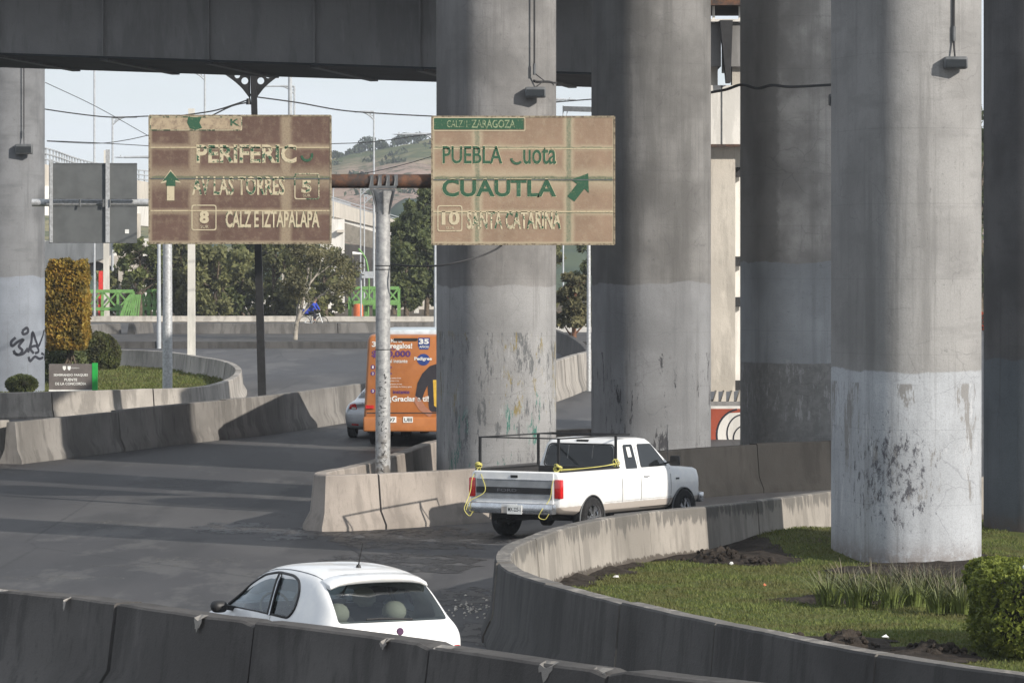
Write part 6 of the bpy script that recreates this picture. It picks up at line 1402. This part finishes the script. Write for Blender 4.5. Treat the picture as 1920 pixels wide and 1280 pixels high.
a, b = P(1295, 41, Y), P(1470, 37, Y); MB().box(((a.x + b.x) / 2, Y - .1, (a.z + b.z) / 2), (b.x - a.x, .1, .07)).build('rail', M['white_conc'], t, world=True)
# painted wall with curved graffiti under it
Y = 118.; t = thing('painted_wall', tuple(gbase(1360, Y)), 'low wall painted with a red, white and black curved graffito, between the dark piers', 'wall')
a, b = P(1290, 870, Y), P(1470, 762, Y); MB().box(((a.x + b.x) / 2, Y + .3, (a.z + b.z) / 2), (b.x - a.x, .6, b.z - a.z)).build('wall', M['white_conc'], t, world=True)
M['graf_red'] = concrete('graffiti_red', (.36, .085, .05), .8, .3, .4); M['graf_white'] = concrete('graffiti_white', (.75, .74, .72), .9, .1, .15)
def gp(pts, m, d, nm='graffiti'):
    pts = [P(x, y, Y - d) for x, y in pts]; mb = MB(); mb.v = [tuple(p) for p in pts]; mb.f = [tuple(range(len(pts)))]; mb.mi = [0]; mb.build(nm, M[m], t, world=True)
gp([(1290, 766), (1400, 766), (1400, 772), (1366, 774), (1350, 786), (1342, 808), (1344, 826), (1352, 842), (1290, 842)], 'graf_red', .005)
def arcband(cx_, cy, rx, ry, a0, a1, w, m, d): 
    o_ = [(cx_ + rx * math.cos(R(a0 + (a1 - a0) * i / 14)), cy + ry * math.sin(R(a0 + (a1 - a0) * i / 14))) for i in range(15)]; i_ = [(cx_ + (rx - w) * math.cos(R(a1 - (a1 - a0) * i / 14)), cy + (ry - w) * math.sin(R(a1 - (a1 - a0) * i / 14))) for i in range(15)]; gp(o_ + i_, m, d)
arcband(1388, 815, 46, 50, 120, 262, 3.5, 'spray', .008); arcband(1392, 812, 30, 36, 110, 265, 2.6, 'spray', .009); arcband(1398, 822, 24, 26, 150, 300, 2.4, 'spray', .010)
# gap between the two middle piers: lamp, board, far parapet
t, _ = pole(1056, 590, 198, 3, 'thin twin-braced gantry post behind the right rusty board', M['far_steel'], Y=240, name='gantry'); MB().bar(P(1056, 204, 240), P(1130, 206, 240), .28).build('beam', M['steel_dark'], t, world=True); MB().bar(P(1064, 208, 240), P(1060, 225, 240), .06).build('brace', M['far_steel'], t, world=True)
# right strip between the biggest pier and the edge pier
tree(gbase(1838, 240), 13.5, 2.6, 'dark tall tree seen in the narrow slot right of the largest pier', 'leaf_dark', 71, 18, 6500, .17, .2, crown0=.12, shape='column')
tree(gbase(1858, 262), 12.5, 2.6, 'second dark tree behind the slot right of the largest pier', 'leaf_olive', 72, 16, 4500, .17, .2, crown0=.05, shape='column')
c = gbase(1836, 232); clipped('bush', c, (1.1, 1., 1.0), 'leaf_red', 900, .07, 'small red-flowering bush in the narrow slot right of the largest pier', 73, 'bush', True) 
# ------------------------------------------------------------------ hills
def hill(name, Y, prof, m, depth=500, seed=1, rough=6., nx=150):
    mb = MB(); ny = 26; rows = []
    for j in range(ny):
        q = j / (ny - 1); yy = Y - depth * (1 - q); row = []
        for i in range(nx):
            px = -400 + 2700 * i / (nx - 1); k = 0
            while k < len(prof) - 2 and prof[k + 1][0] < px: k += 1
            (xa, ya), (xb, yb_) = prof[k], prof[k + 1]; u = max(0, min(1, (px - xa) / (xb - xa))); py = ya + (yb_ - ya) * (3 * u * u - 2 * u ** 3)
            top = EYE - (py - YH) * Y / F; x = (px - 960) * Y / F
            z = 2 + (top - 2) * (q ** .8) + rough * q * (1 - q) * 4 * mnoise.noise(Vector((x * .02, yy * .012, seed))) + rough * .45 * mnoise.noise(Vector((x * .07, yy * .05, seed))) * min(1, q * 3)
            row.append((x, yy, z))
        rows.append(row)
    rows.append([(x, y + 40, z - 20) for x, y, z in rows[-1]])
    mb.loft(rows, closed=False, cap=False); return tag(mb.build(name, m, smooth=80), kind='structure'), rows
k = NM('hillside', .95, 0, .05); n = k.noise(.02, 7, rough=.65); n2 = k.noise(.09, 6, rough=.75); n3 = k.noise(.25, 5, rough=.8); X = k.xyz()[0]
col = k.mix(k.ramp(n, .42, .58), (.085, .10, .045), (.23, .20, .10)); rockm = k.math('MULTIPLY', k.ramp(k.math('ADD', X, k.math('MULTIPLY', n2, 30.)), -42, -22), k.ramp(k.math('ADD', k.xyz()[2], k.math('MULTIPLY', n2, 14.)), 44, 38))
col = k.mix(rockm, col, k.mix(k.ramp(n3, .35, .65), (.34, .24, .20), (.20, .15, .11))); col = k.mix(k.ramp(n3, .50, .60, 0, .85), col, (.035, .055, .028)); k.color(col); M['hill'] = k.m
hl_o, hrows = hill('hill', 1250, [(-400, 420), (540, 335), (600, 312), (640, 297), (700, 284), (760, 270), (815, 258), (1000, 252), (2400, 300)], M['hill'])
kk = NM('far_hillside', .95, 0, .05); kk.color(kk.mix(kk.ramp(kk.noise(.03, 6), .4, .6), (.03, .05, .035), (.06, .08, .045))); hill('far_hill', 900, [(-400, 470), (400, 450), (700, 420), (760, 380), (900, 400), (2400, 440)], kk.m, 200, 4, 4.)
# scrub and trees on the ridge
M['leaf_far'] = foliage('leaf_far', (.030, .045, .022), (.07, .085, .04), None, .05, .1)
rs = np.random.RandomState(9); pts = []; rnd = random.Random(9)
ridge = hrows[-2]
def ridge_at(px):
    x = (px - 960) * 1250 / F; b = min(ridge, key=lambda p: abs(p[0] - x)); return Vector((x, b[1], b[2]))
for i, (px, w) in enumerate(((641, 1.1), (659, 1.6), (674, 1.8), (690, 2.6), (714, 1.8), (745, 1.6), (758, 2.2), (786, 2.0), (634, 1.4), (624, 1.8))):
    p = ridge_at(px); t = thing('tree', p, 'rounded tree on the hill skyline, ' + ['third from its left end', 'fourth from its left end', 'fifth from its left end', 'the widest one by the thin lamp post', 'just right of the thin lamp post', 'left of the pair near the middle', 'right of the pair near the middle', 'rightmost, by the horizontal lamp arm', 'second from its left end', 'at its left end'][i], 'tree', group='trees on the hill ridge')
    MB().tube([(0, 0, -1.2), (0, 0, w * .8)], .22, 6).build('trunk', M['bark'], t)
    q = rs.normal(size=(420, 3)); q /= np.linalg.norm(q, axis=1)[:, None]; q *= (rs.rand(420) ** .4)[:, None] * np.array([w * 1.15, w, w * .75]); q[:, 2] += w * .9
    leaf_object('crown', q, .42, M['leaf_far'], t, world=False, seed=i)
allp = []
for _ in range(900):
    j = rnd.randint(8, 24); i = rnd.randint(40, 110); p = hrows[j][i]; a = Vector(p)
    if mnoise.noise(Vector((a.x * .03, a.y * .03, 7))) < -.05: continue
    w = rnd.uniform(.8, 2.2); q = rs.normal(size=(14, 3)) * w * .5; q[:, 2] = np.abs(q[:, 2]) * .8; allp.append(q + np.array(p))
tag(leaf_object('scrub', np.concatenate(allp), .75, M['leaf_far'], seed=2), 'dark scrub covering the hillside', 'scrub', kind='stuff')

# ------------------------------------------------------------------ haze
hzm = bpy.data.materials.new('haze'); hzm.use_nodes = True; hn = hzm.node_tree; hn.nodes.clear()
pv = hn.nodes.new('ShaderNodeVolumePrincipled'); pv.inputs['Color'].default_value = (.86, .92, 1., 1); pv.inputs['Density'].default_value = .00022; pv.inputs['Anisotropy'].default_value = .2
ho = hn.nodes.new('ShaderNodeOutputMaterial'); hn.links.new(pv.outputs[0], ho.inputs['Volume'])
tag(MB().box((0, 640, 43), (1400, 1440, 96)).build('haze', hzm), kind='stuff')
